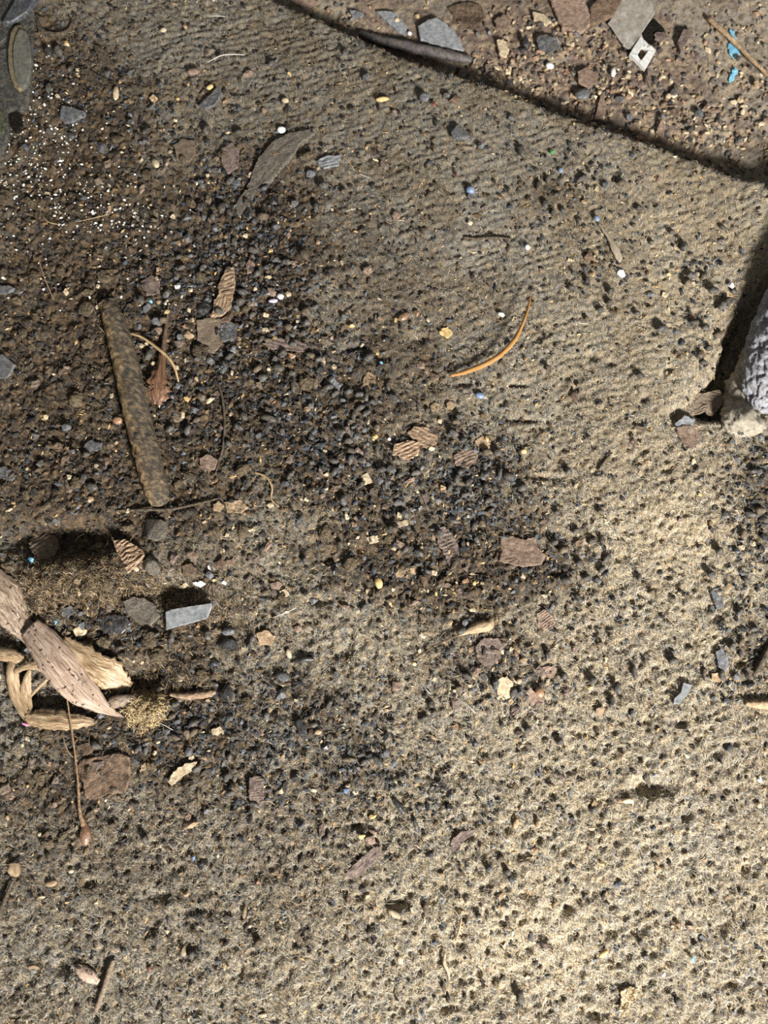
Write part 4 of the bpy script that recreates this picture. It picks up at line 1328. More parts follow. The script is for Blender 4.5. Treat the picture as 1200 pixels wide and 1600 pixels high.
# ------------------------------------------------------------------ flakes, chips and slabs, one by one
FL = [
    # name, outline, material, label, category, options
    ('grey_slab', [(384, 300), (392, 270), (404, 245), (424, 222), (452, 206), (484, 200), (492, 206), (470, 222), (456, 244), (440, 262), (424, 282), (402, 292), (392, 312)], 'greyslate2', 'curved torn grey slab with a dark gap along its upper edge', 'slab', dict(lift_mm=4.2, thick_mm=3.5, rough_mm=0.5, seed=1)),
    ('grey_slab', [(366, 322), (384, 296), (396, 300), (384, 322), (372, 338)], 'greyslate2', 'small grey slab piece below the curved torn slab', 'slab', dict(lift_mm=3.2, seed=2)),
    ('grey_slab', [(494, 252), (510, 244), (534, 242), (530, 258), (506, 264)], 'greyslate', 'small grey splintered slab right of the curved torn slab', 'slab', dict(lift_mm=3, stri=0.8, striang=20, seed=3)),
    ('chip', [(310, 165), (340, 136), (348, 146), (336, 164), (320, 170)], 'slate', 'blue-grey chip with a white edge at the upper left', 'chip', dict(lift_mm=4, thick_mm=2, seed=4, jag=.05)),
    ('wood_chip', [(352, 422), (366, 418), (368, 440), (362, 470), (360, 482), (346, 494), (330, 496), (334, 474), (342, 460), (340, 448)], 'wood', 'long striped pale wood chip among black pellets at upper centre left', 'wood chip', dict(lift_mm=4.5, thick_mm=2, stri=1.4, striang=12, strn=14, seed=5)),
    ('wood_chip', [(306, 500), (326, 496), (346, 498), (342, 515), (343, 540), (334, 552), (322, 546), (308, 528)], 'greywood', 'flat square grey-brown chip touching the striped wood chip', 'wood chip', dict(lift_mm=4, thick_mm=2, seed=6)),
    ('slate_chip', [(342, 510), (356, 500), (370, 508), (368, 530), (350, 534), (342, 528)], 'slate', 'dark slate piece right of the flat square chip', 'slate', dict(lift_mm=3.2, thick_mm=2.5, seed=7, stri=.5)),
    ('slate_chip', [(-20, 560), (4, 552), (24, 570), (12, 590), (-20, 592)], 'slate', 'dark slate piece at the left edge level with the stick', 'slate', dict(lift_mm=3.5, thick_mm=2.5, seed=8, jag=.05)),
    ('slate_chip', [(130, 698), (140, 688), (160, 692), (158, 704), (136, 706)], 'slate', 'small flat blue-grey slate left of the stick', 'slate', dict(lift_mm=3.2, seed=9)),
    ('slate_chip', [(-8, 732), (8, 728), (26, 742), (18, 752), (-8, 746)], 'slate', 'small grey slate at the left edge below the larger slate', 'slate', dict(lift_mm=3.2, seed=10)),
    ('slate_chip', [(-6, 446), (14, 446), (24, 450), (14, 458), (-6, 460)], 'slate', 'narrow dark slate at the left edge above the larger slate', 'slate', dict(lift_mm=3, seed=11)),
    ('rust_flake', [(311, 716), (324, 709), (340, 718), (336, 732), (320, 737), (312, 730)], 'rust', 'small pinkish-brown flake between the stick and the dark root', 'flake', dict(lift_mm=3.2, seed=12)),
    ('rust_flake', [(782, 840), (800, 836), (816, 842), (836, 838), (842, 856), (853, 868), (846, 882), (820, 886), (800, 884), (779, 876), (784, 858)], 'rust', 'largest pinkish-brown flake with a notched edge right of centre', 'flake', dict(lift_mm=4.6, thick_mm=1.8, rough_mm=.6, seed=13, tilt=(0, -.05))),
    ('wood_flake', [(616, 694), (640, 688), (654, 690), (656, 704), (646, 716), (630, 718), (613, 706)], 'wood', 'lower of the two pale striated wood flakes at the centre', 'wood flake', dict(lift_mm=5.2, thick_mm=1.8, stri=1.2, striang=25, strn=8, seed=14)),
    ('wood_flake', [(636, 676), (646, 666), (668, 668), (684, 680), (682, 694), (664, 700), (650, 690)], 'wood', 'upper of the two pale striated wood flakes at the centre', 'wood flake', dict(lift_mm=4.0, thick_mm=1.6, stri=1.2, striang=-25, strn=8, seed=15)),
    ('wood_flake', [(708, 712), (724, 700), (746, 706), (744, 722), (728, 732), (712, 728)], 'rust', 'brown striated flake right of the two pale wood flakes', 'wood flake', dict(lift_mm=3.4, stri=.9, striang=30, strn=7, seed=16)),
    ('wood_flake', [(742, 690), (756, 680), (768, 688), (762, 700), (748, 702)], 'tan', 'small tan flake at the top of the dense pellet heap', 'wood flake', dict(lift_mm=3.2, seed=17)),
    ('wood_flake', [(678, 828), (692, 822), (706, 832), (716, 852), (718, 876), (704, 888), (696, 872), (684, 850)], 'purple', 'long purplish striated flake left of the largest flake', 'wood flake', dict(lift_mm=3.6, stri=1.0, striang=20, strn=12, seed=18)),
    ('wood_flake', [(838, 958), (852, 952), (866, 966), (864, 982), (848, 984), (840, 972)], 'rust', 'small striated brown flake below right of the largest flake', 'wood flake', dict(lift_mm=3.4, stri=.9, striang=35, strn=8, seed=19)),
    ('slab', [(742, 1010), (756, 996), (778, 996), (788, 1010), (780, 1028), (766, 1044), (752, 1036), (744, 1024)], 'purple', 'dark grey-purple slab just below the awned seed case', 'slab', dict(lift_mm=3.8, thick_mm=2.2, stri=.5, striang=-10, seed=20)),
    ('tan_chip', [(778, 1062), (792, 1056), (802, 1066), (800, 1090), (786, 1094), (776, 1080)], 'pale', 'cream chip left of the pink-brown flake and orange seed', 'chip', dict(lift_mm=3.6, seed=21)),
    ('rust_flake', [(812, 1080), (830, 1076), (852, 1092), (848, 1100), (826, 1102), (816, 1092)], 'rust', 'flat pinkish flake under the glossy orange seed', 'flake', dict(lift_mm=3.0, seed=22)),
    ('rust_flake', [(836, 1046), (856, 1040), (874, 1044), (866, 1056), (846, 1058)], 'rust', 'pale pink-brown flake above the glossy orange seed', 'flake', dict(lift_mm=3.0, seed=23)),
    ('slate_chip', [(1110, 924), (1114, 920), (1128, 934), (1132, 948), (1120, 952)], 'slate', 'blue-grey triangular slate on clean carpet near the right edge', 'slate', dict(lift_mm=4.2, thick_mm=2.5, seed=24, jag=.03)),
    ('slate_chip', [(1118, 1018), (1128, 1012), (1140, 1036), (1134, 1050), (1122, 1042)], 'slate', 'cracked blue slate pieces above the orange chunk near the right edge', 'slate', dict(lift_mm=4.0, thick_mm=2.5, seed=25, jag=.05)),
    ('slate_chip', [(1053, 1092), (1064, 1082), (1068, 1066), (1083, 1070), (1074, 1086), (1062, 1100), (1052, 1100)], 'greyslate', 'flat mid-grey slate chip on clean carpet at lower right', 'slate', dict(lift_mm=4.2, thick_mm=1.6, rough_mm=.1, seed=26, jag=.06)),
    ('tan_chunk', [(1112, 1052), (1128, 1050), (1134, 1060), (1122, 1066), (1112, 1062)], 'tan', 'tan chunk below the cracked blue slate', 'chunk', dict(lift_mm=3.4, seed=27)),
    ('slate_chip', [(257, 956), (268, 952), (330, 942), (331, 948), (324, 966), (296, 974), (259, 984)], 'greyslate', 'long grey parallelogram slate right of the dry leaves', 'slate', dict(lift_mm=6.0, thick_mm=2.2, rough_mm=.15, seed=28, jag=.03)),
    ('wood_chip', [(180, 846), (196, 842), (222, 858), (226, 868), (212, 884), (200, 896), (192, 880), (182, 862)], 'wood', 'striated brown wood chip below the end of the stick', 'wood chip', dict(lift_mm=5.5, thick_mm=3, stri=1.8, striang=38, strn=9, seed=29)),
    ('wood_chip', [(46, 836), (66, 828), (92, 842), (94, 858), (76, 872), (56, 874), (46, 856)], 'greywood', 'weathered striated wood chip at the left above the leaves', 'wood chip', dict(lift_mm=5.5, thick_mm=3, stri=1.4, striang=50, strn=9, seed=30)),
    ('bark_piece', [(118, 1196), (128, 1186), (150, 1182), (186, 1176), (202, 1184), (204, 1216), (196, 1240), (170, 1240), (148, 1250), (134, 1248), (130, 1226)], 'darkrust', 'broad rusty brown bark piece below the leaf heap', 'bark', dict(lift_mm=3.8, thick_mm=2, rough_mm=1.0, seed=31)),
    ('pale_flake', [(262, 1222), (270, 1206), (292, 1192), (308, 1190), (300, 1204), (284, 1214), (268, 1228)], 'pale', 'cream ragged flake slanting below the black pellets', 'flake', dict(lift_mm=4.2, thick_mm=1.5, seed=32)),
    ('purple_flake', [(390, 1214), (402, 1212), (412, 1216), (412, 1256), (392, 1258), (388, 1236)], 'purple', 'purplish striped upright flake near the lower left', 'flake', dict(lift_mm=3.4, stri=.8, striang=0, strn=12, seed=33)),
    ('grey_stone_flake', [(190, 940), (206, 932), (226, 934), (244, 946), (250, 962), (236, 976), (214, 972), (200, 962)], 'greyslate2', 'flat pale grey stone flake in the brown wool', 'flake', dict(lift_mm=5.0, thick_mm=3, seed=34)),
    ('tan_clod', [(114, 984), (126, 978), (134, 984), (130, 992), (118, 994)], 'pale', 'small cream clod beside the broad leaf top', 'clod', dict(lift_mm=4.2, thick_mm=3, seed=35)),
    ('grey_flake', [(37, 1018), (46, 1006), (62, 1006), (62, 1018), (48, 1026)], 'greyslate', 'small grey flake tucked between the leaves', 'flake', dict(lift_mm=5.0, thick_mm=2, seed=36)),
    ('brown_flake', [(538, 1366), (556, 1348), (580, 1326), (596, 1320), (596, 1336), (582, 1350), (562, 1370), (546, 1374)], 'purple', 'long brown flake with a dark upper edge near the bottom centre', 'flake', dict(lift_mm=3.2, rough_mm=.7, seed=37)),
    ('brown_flake', [(702, 1328), (706, 1312), (722, 1298), (742, 1296), (740, 1304), (722, 1316), (712, 1330)], 'purple', 'curved brown flake right of the long brown flake', 'flake', dict(lift_mm=3.0, rough_mm=.5, seed=38)),
    ('striped_shell', [(970, 1548), (984, 1540), (998, 1544), (994, 1560), (982, 1570), (974, 1582), (966, 1580), (970, 1566)], 'pale', 'ridged tan shell fragment at the bottom right', 'shell', dict(lift_mm=3.8, thick_mm=1.4, stri=1.6, striang=-55, strn=9, seed=39)),
    ('striated_flake', [(1066, 622), (1080, 608), (1104, 618), (1112, 640), (1108, 654), (1088, 648), (1072, 640)], 'greywood', 'striated grey-brown flake at the foot of the black gap', 'wood flake', dict(lift_mm=3.4, stri=1.0, striang=-35, strn=14, seed=40, level=True)),
    ('grey_pebble_flake', [(1054, 662), (1066, 652), (1086, 656), (1084, 672), (1062, 676)], 'greyslate', 'flat grey flake just below the striated flake', 'flake', dict(lift_mm=2.6, seed=41, level=True)),
    ('brown_flake', [(1056, 668), (1080, 664), (1096, 680), (1088, 700), (1068, 696)], 'rust', 'faded pink-brown flake left of the stone foot', 'flake', dict(lift_mm=1.8, seed=42)),
    ('brown_flake', [(345, 232), (362, 222), (374, 236), (372, 262), (356, 272), (346, 254)], 'purple', 'reddish-brown flat flake left of the curved torn slab', 'flake', dict(lift_mm=3.0, seed=43)),
    ('brown_flake', [(270, 226), (286, 216), (304, 220), (306, 240), (296, 254), (276, 250)], 'greywood', 'round dusty brown flake at the upper left', 'flake', dict(lift_mm=3.2, seed=44)),
    ('bark_strip', [(122, 108), (136, 106), (168, 124), (172, 134), (156, 138), (130, 122)], 'darktwig', 'dark bark strip at the upper left', 'bark', dict(lift_mm=3.4, seed=45)),
    ('bark_strip', [(146, 70), (160, 74), (182, 104), (174, 108), (156, 96)], 'darktwig', 'dark bark strip above and right of the first strip', 'bark', dict(lift_mm=3.4, seed=46)),
    ('purple_flake', [(220, 440), (236, 430), (252, 434), (248, 458), (228, 462)], 'purple', 'flat purplish flake above the withered pod', 'flake', dict(lift_mm=3, seed=47)),
    ('purple_flake', [(384, 414), (390, 404), (398, 412), (398, 426), (386, 428)], 'rust', 'small pinkish flake right of the striped wood chip', 'flake', dict(lift_mm=3.4, seed=48)),
    ('purple_flake', [(455, 410), (464, 406), (470, 414), (464, 420), (456, 418)], 'rust', 'small pinkish flake on clean carpet right of the pellets', 'flake', dict(lift_mm=3.2, seed=49)),
    ('wood_flake', [(410, 538), (432, 528), (466, 532), (484, 542), (478, 550), (450, 548), (424, 546)], 'purple', 'dark striated wood flake left of centre', 'wood flake', dict(lift_mm=2.6, stri=.9, striang=-15, strn=9, seed=50)),
    ('grey_flake', [(512, 596), (524, 592), (534, 602), (528, 614), (518, 610)], 'greyslate', 'small pale grey flake among pellets left of centre', 'flake', dict(lift_mm=3.4, seed=51)),
    ('brown_flake', [(490, 580), (506, 572), (514, 580), (500, 598), (488, 604)], 'purple', 'brown flake beside the small pale grey flake', 'flake', dict(lift_mm=2.8, seed=52)),
    ('brown_clod', [(568, 590), (576, 580), (586, 586), (588, 602), (576, 612), (566, 602)], 'tan', 'brown fibrous clod above the pale wood flakes', 'clod', dict(lift_mm=3.6, rough_mm=1, seed=53)),
    ('tan_chip', [(689, 514), (700, 510), (708, 520), (700, 528), (690, 524)], 'yellow', 'rounded honey-coloured flake on clean carpet above centre', 'chip', dict(lift_mm=3.4, seed=54)),
    ('tan_chip', [(697, 630), (704, 626), (712, 632), (706, 640), (698, 637)], 'tan', 'rounded tan flake below the curled leaf', 'chip', dict(lift_mm=3.2, seed=55)),
    ('tan_chip', [(672, 634), (682, 628), (690, 634), (684, 642), (674, 642)], 'tan', 'dull tan flake left of the rounded tan flake', 'chip', dict(lift_mm=2.8, seed=56)),
    ('tan_chip', [(562, 746), (574, 738), (582, 752), (570, 758)], 'pale', 'cream folded chip at the centre of the pellets', 'chip', dict(lift_mm=3.6, seed=57)),
    ('tan_chip', [(700, 752), (708, 750), (706, 762), (698, 764)], 'pale', 'small cream chip at the left of the dense pellet heap', 'chip', dict(lift_mm=3.4, seed=58)),
    ('tan_chip', [(572, 840), (590, 836), (592, 846), (578, 850)], 'pale', 'cream chip in soil left of the purplish flake', 'chip', dict(lift_mm=3.4, seed=59)),
    ('tan_chip', [(618, 816), (636, 812), (638, 820), (622, 824)], 'pale', 'small wide cream chip above the other cream chip', 'chip', dict(lift_mm=3.4, seed=60)),
    ('tan_chip', [(436, 924), (446, 920), (452, 928), (442, 936)], 'pale', 'cream chip beside a pinkish chip on brown carpet', 'chip', dict(lift_mm=3.6, seed=61)),
    ('rust_flake', [(422, 912), (436, 908), (442, 914), (436, 922), (424, 920)], 'rust', 'pinkish chip beside a cream chip on brown carpet', 'chip', dict(lift_mm=3.4, seed=62)),
    ('tan_chip', [(333, 788), (342, 782), (350, 790), (344, 800), (334, 798)], 'tan', 'rounded tan chip right of the dark twig', 'chip', dict(lift_mm=3.6, seed=63)),
    ('brown_flake', [(350, 784), (376, 780), (388, 792), (378, 802), (354, 800)], 'tan', 'brown crumbled flake right of the rounded tan chip', 'flake', dict(lift_mm=2.6, rough_mm=1, seed=64)),
    ('rust_flake', [(284, 884), (298, 880), (308, 890), (300, 902), (286, 900)], 'darkrust', 'reddish-brown chip above the long grey slate', 'chip', dict(lift_mm=3.8, seed=65)),
    ('tan_chip', [(278, 918), (290, 910), (296, 916), (286, 920)], 'pale', 'thin cream sliver above the long grey slate', 'chip', dict(lift_mm=3.8, seed=66)),
    ('brown_flake', [(400, 990), (416, 984), (430, 994), (424, 1008), (406, 1008)], 'tan', 'brown flake on the carpet below the pale chips', 'flake', dict(lift_mm=2.8, seed=67)),
    ('wood_flake', [(614, 890), (632, 882), (646, 892), (640, 904), (620, 902)], 'tan', 'small tan wood flake left of the seed case', 'wood flake', dict(lift_mm=2.8, seed=68)),
    ('wood_flake', [(640, 888), (650, 886), (652, 896), (642, 898)], 'tan', 'square orange-tan chip left of the seed case', 'chip', dict(lift_mm=3.4, seed=69)),
    ('brown_flake', [(686, 914), (700, 910), (712, 918), (704, 926), (690, 924)], 'rust', 'brown-pink flake above the seed case', 'flake', dict(lift_mm=3, seed=70)),
    ('pale_flake', [(330, 1140), (344, 1134), (350, 1142), (340, 1150), (332, 1148)], 'pale', 'square cream chip among black chips at lower left', 'chip', dict(lift_mm=3.6, seed=71)),
    ('tan_chip', [(300, 910), (316, 908), (322, 912), (312, 918)], 'white', 'white-tan crumb touching the long grey slate', 'chip', dict(lift_mm=4.2, seed=72)),
    ('dark_flake', [(96, 952), (110, 946), (118, 956), (106, 966), (96, 962)], 'slate', 'dark flake beside the cream clod', 'flake', dict(lift_mm=4.2, seed=73)),
    ('dark_flake', [(155, 968), (170, 960), (196, 962), (206, 974), (190, 990), (164, 990), (156, 980)], 'blackstone', 'dark mottled flake right of the cream clod', 'flake', dict(lift_mm=3.8, seed=74, rough_mm=1)),
    ('rust_flake', [(120, 1165), (140, 1160), (150, 1170), (136, 1180), (122, 1176)], 'darkrust', 'small brown bark crumb above the broad bark piece', 'bark', dict(lift_mm=3, seed=75)),
    # far floor
    ('slate_chip', [(653, 40), (668, 30), (683, 27), (707, 43), (720, 64), (725, 80), (693, 75), (657, 62)], 'greyslate', 'flat triangular blue-grey slate on the far floor behind the rod', 'slate', dict(lift_mm=4.5, thick_mm=2.5, rough_mm=.2, seed=80, jag=.04)),
    ('slate_chip', [(588, 16), (602, 16), (617, 20), (637, 40), (634, 56), (622, 50), (606, 34)], 'greyslate', 'smaller pointed slate left of the flat triangular slate', 'slate', dict(lift_mm=3.5, thick_mm=2, rough_mm=.2, seed=81, jag=.04)),
    ('slate_chip', [(546, 18), (556, 16), (568, 22), (562, 32), (552, 30)], 'slate', 'tiny dark slate at the top beside the carpet edge', 'slate', dict(lift_mm=3.5, seed=82)),
    ('rust_flake', [(858, -10), (884, -14), (914, -4), (922, 20), (923, 38), (908, 50), (896, 48), (880, 44), (868, 20)], 'rust', 'large pinkish-brown flake at the top of the far floor', 'flake', dict(lift_mm=5, thick_mm=3, seed=83)),
    ('rust_flake', [(922, 12), (936, -4), (966, -14), (972, 0), (958, 26), (934, 34), (922, 38)], 'darkrust', 'rounded brown flake touching the grey metal plate', 'flake', dict(lift_mm=4.5, thick_mm=3, seed=84)),
    ('metal_plate', [(975, -10), (1013, -14), (1024, 20), (1012, 38), (1002, 52), (1006, 62), (992, 80), (974, 72), (958, 48), (950, 36)], 'metal', 'flat grey metal plate at the top of the far floor', 'plate', dict(lift_mm=4.2, thick_mm=1.5, rough_mm=.15, seed=85, jag=.02)),
    ('rust_flake', [(902, 112), (916, 104), (932, 112), (934, 128), (918, 138), (904, 130)], 'rust', 'round pinkish flake above the blue-grey stone on the far floor', 'flake', dict(lift_mm=4.5, seed=86)),
    ('rust_flake', [(938, 150), (942, 146), (946, 168), (940, 190), (926, 194), (932, 174)], 'rust', 'narrow upright brown flake near the carpet edge', 'flake', dict(lift_mm=4, seed=87)),
    ('rust_flake', [(1068, 45), (1083, 48), (1074, 64), (1064, 80), (1058, 66)], 'purple', 'purple-brown wedge right of the dark hole on the far floor', 'flake', dict(lift_mm=5.5, thick_mm=3, seed=88, jag=.03)),
    ('rust_flake', [(1024, 208), (1034, 184), (1040, 200), (1032, 216)], 'rust', 'small brown wedge at the carpet edge on the far floor', 'flake', dict(lift_mm=4, seed=89)),
    ('rust_flake', [(1014, 108), (1020, 112), (1014, 136), (1010, 124)], 'purple', 'thin reddish splinter below the square washer', 'splinter', dict(lift_mm=5, seed=90)),
    ('pale_flake', [(776, 62), (786, 60), (796, 76), (792, 88), (780, 84)], 'pale', 'cream flake on the far floor above the rod end', 'flake', dict(lift_mm=4.5, thick_mm=2, seed=91)),
    ('pale_flake', [(832, 18), (852, 24), (862, 34), (846, 38), (834, 30)], 'pale', 'cream flake beside the large pinkish flake', 'flake', dict(lift_mm=4.5, thick_mm=2, seed=92)),
    ('rust_flake', [(700, 10), (728, 2), (752, 8), (760, 26), (740, 44), (716, 36)], 'darkrust', 'dark red-brown flake right of the triangular slate', 'flake', dict(lift_mm=2.5, seed=93, rough_mm=1)),
    ('rust_flake', [(450, -4), (480, -8), (500, 4), (486, 14), (462, 8)], 'rust', 'reddish flake at the top edge beside the carpet', 'flake', dict(lift_mm=3, seed=94)),
    ('rust_flake', [(838, 60), (852, 52), (868, 58), (876, 74), (858, 82), (842, 74)], 'slate', 'dark slate flake in gravel on the far floor', 'flake', dict(lift_mm=4.5, seed=95)),
    ('rust_flake', [(772, 32), (786, 22), (800, 30), (792, 46), (776, 44)], 'rust', 'pink-brown flake above the cream flake', 'flake', dict(lift_mm=4.0, seed=96)),
    ('paint_patch', [(1141, 44), (1148, 48), (1152, 66), (1148, 72), (1156, 84), (1154, 92), (1142, 86), (1137, 74), (1142, 62)], 'paint', 'larger bright blue paint patch under the tan twig', 'paint', dict(lift_mm=1.6, thick_mm=1.2, rough_mm=.6, seed=97, jag=.3)),
    ('paint_patch', [(1148, 104), (1153, 110), (1148, 120), (1142, 130), (1139, 124), (1144, 114)], 'paint', 'smaller bright blue paint patch below the tan twig', 'paint', dict(lift_mm=1.6, thick_mm=1.2, rough_mm=.6, seed=98, jag=.3)),
]
for name, pts, mt, lb, cat, kw in FL:
    if pts[0][0] > 420 and pts[0][1] > 300:
        kw['lift_mm'] = max(1.6, kw.get('lift_mm', 2.0) - 1.3)
    flake(name, pts, mt, lb, cat, **kw)
# white edge of the blue-grey chip
# square white washer: four bars round an opening
ws = empty('square_washer', 1005, 83, 'whitish square metal washer with a rectangular hole on the far floor', 'washer')


def washer():
    outer = [(1001, 57), (1025, 79), (1008, 108), (984, 84)]
    inner = [(1004, 72), (1013, 80), (1002, 95), (995, 86)]
    c = P(1005, 83, 0.006)

    def ring(pts, lift):
        o = []
        for i in range(4):
            a, b = np.array(pts[i], float), np.array(pts[(i + 1) % 4], float)
            for j in range(6):
                q_ = a * (1 - j / 6) + b * j / 6
                w3 = unproj(q_[0], q_[1], c[2])
                o.append((w3[0] - c[0], w3[1] - c[1], lift))
        return o
    V = np.array(ring(outer, 0.0) + ring(inner, 0.0003) + ring(outer, -0.0028) + ring(inner, -0.0028))
    F = []
    n = 24
    for k in range(n):
        k2 = (k + 1) % n
        F += [(k, k2, n + k2, n + k), (2 * n + k, 3 * n + k, 3 * n + k2, 2 * n + k2), (k, 2 * n + k, 2 * n + k2, k2), (n + k, n + k2, 3 * n + k2, 3 * n + k)]
    F = np.array(F)
    a, b, d = V[F[0][0]], V[F[0][1]], V[F[0][2]]
    if np.cross(b - a, d - a)[2] < 0:
        F = F[:, ::-1]
    V[:, 2] += 0.0002 * np.random.default_rng(2).normal(size=len(V))
    link('washer_ring', mesh_from_arrays('washer_ring', V, F, smooth_shade=False), M['nut'], parent=ws, loc=Vector(c) - ws.location)
    link('opening_fill', flake_mesh('opening_fill', [(1003, 68), (1016, 80), (1003, 99), (991, 86)], lift_mm=1.2, thick_mm=1, seed=3)[0], M['darkrust'], parent=ws, loc=Vector(flake_mesh('opening_fill', [(1003, 68), (1016, 80), (1003, 99), (991, 86)], lift_mm=1.2, thick_mm=1, seed=3)[1]) - ws.location)  # dark brown piece filling the washer's opening


washer()
flake('painted_hole', [(1022, 28), (1032, 38), (1037, 44), (1043, 57), (1030, 64), (1018, 70), (1006, 60), (1001, 52)], 'hole', 'hole painted as a black patch beside the square washer on the far floor', 'hole', lift_mm=3.0, thick_mm=1, rough_mm=0.2, seed=99, jag=0.1)  # black flake laid on the floor, shade of the hole painted in
flake('mud_flake', [(1024, 50), (1038, 48), (1044, 58), (1032, 66), (1022, 62)], 'purple', 'purplish flake half covering the black hole', 'flake', lift_mm=4.2, thick_mm=1, seed=100)
# translucent sliver with blue end
tf = empty('feather_scrap', 950, 370, 'pale narrow feathery scrap with a blue end on clean carpet', 'scrap')
strip('vane', [(935, 348, 2.5, 1.2), (945, 362, 3.2, 2.4), (955, 376, 3.4, 4), (962, 390, 3.2, 6.5), (967, 402, 2.4, 5), (969, 410, 1.8, 2)], 'leaf_pale' if 'leaf_pale' in M else 'leaf_dusty', parent=tf, cup=1.2, n=26, seed=3, wrinkle=.1)
o = link('blue_end', stone_mesh('blue_end', 5), M['blue'], parent=tf, loc=Vector(P(932, 341, 0.003)) - tf.location)
o.scale = (.0022, .0026, .0016)

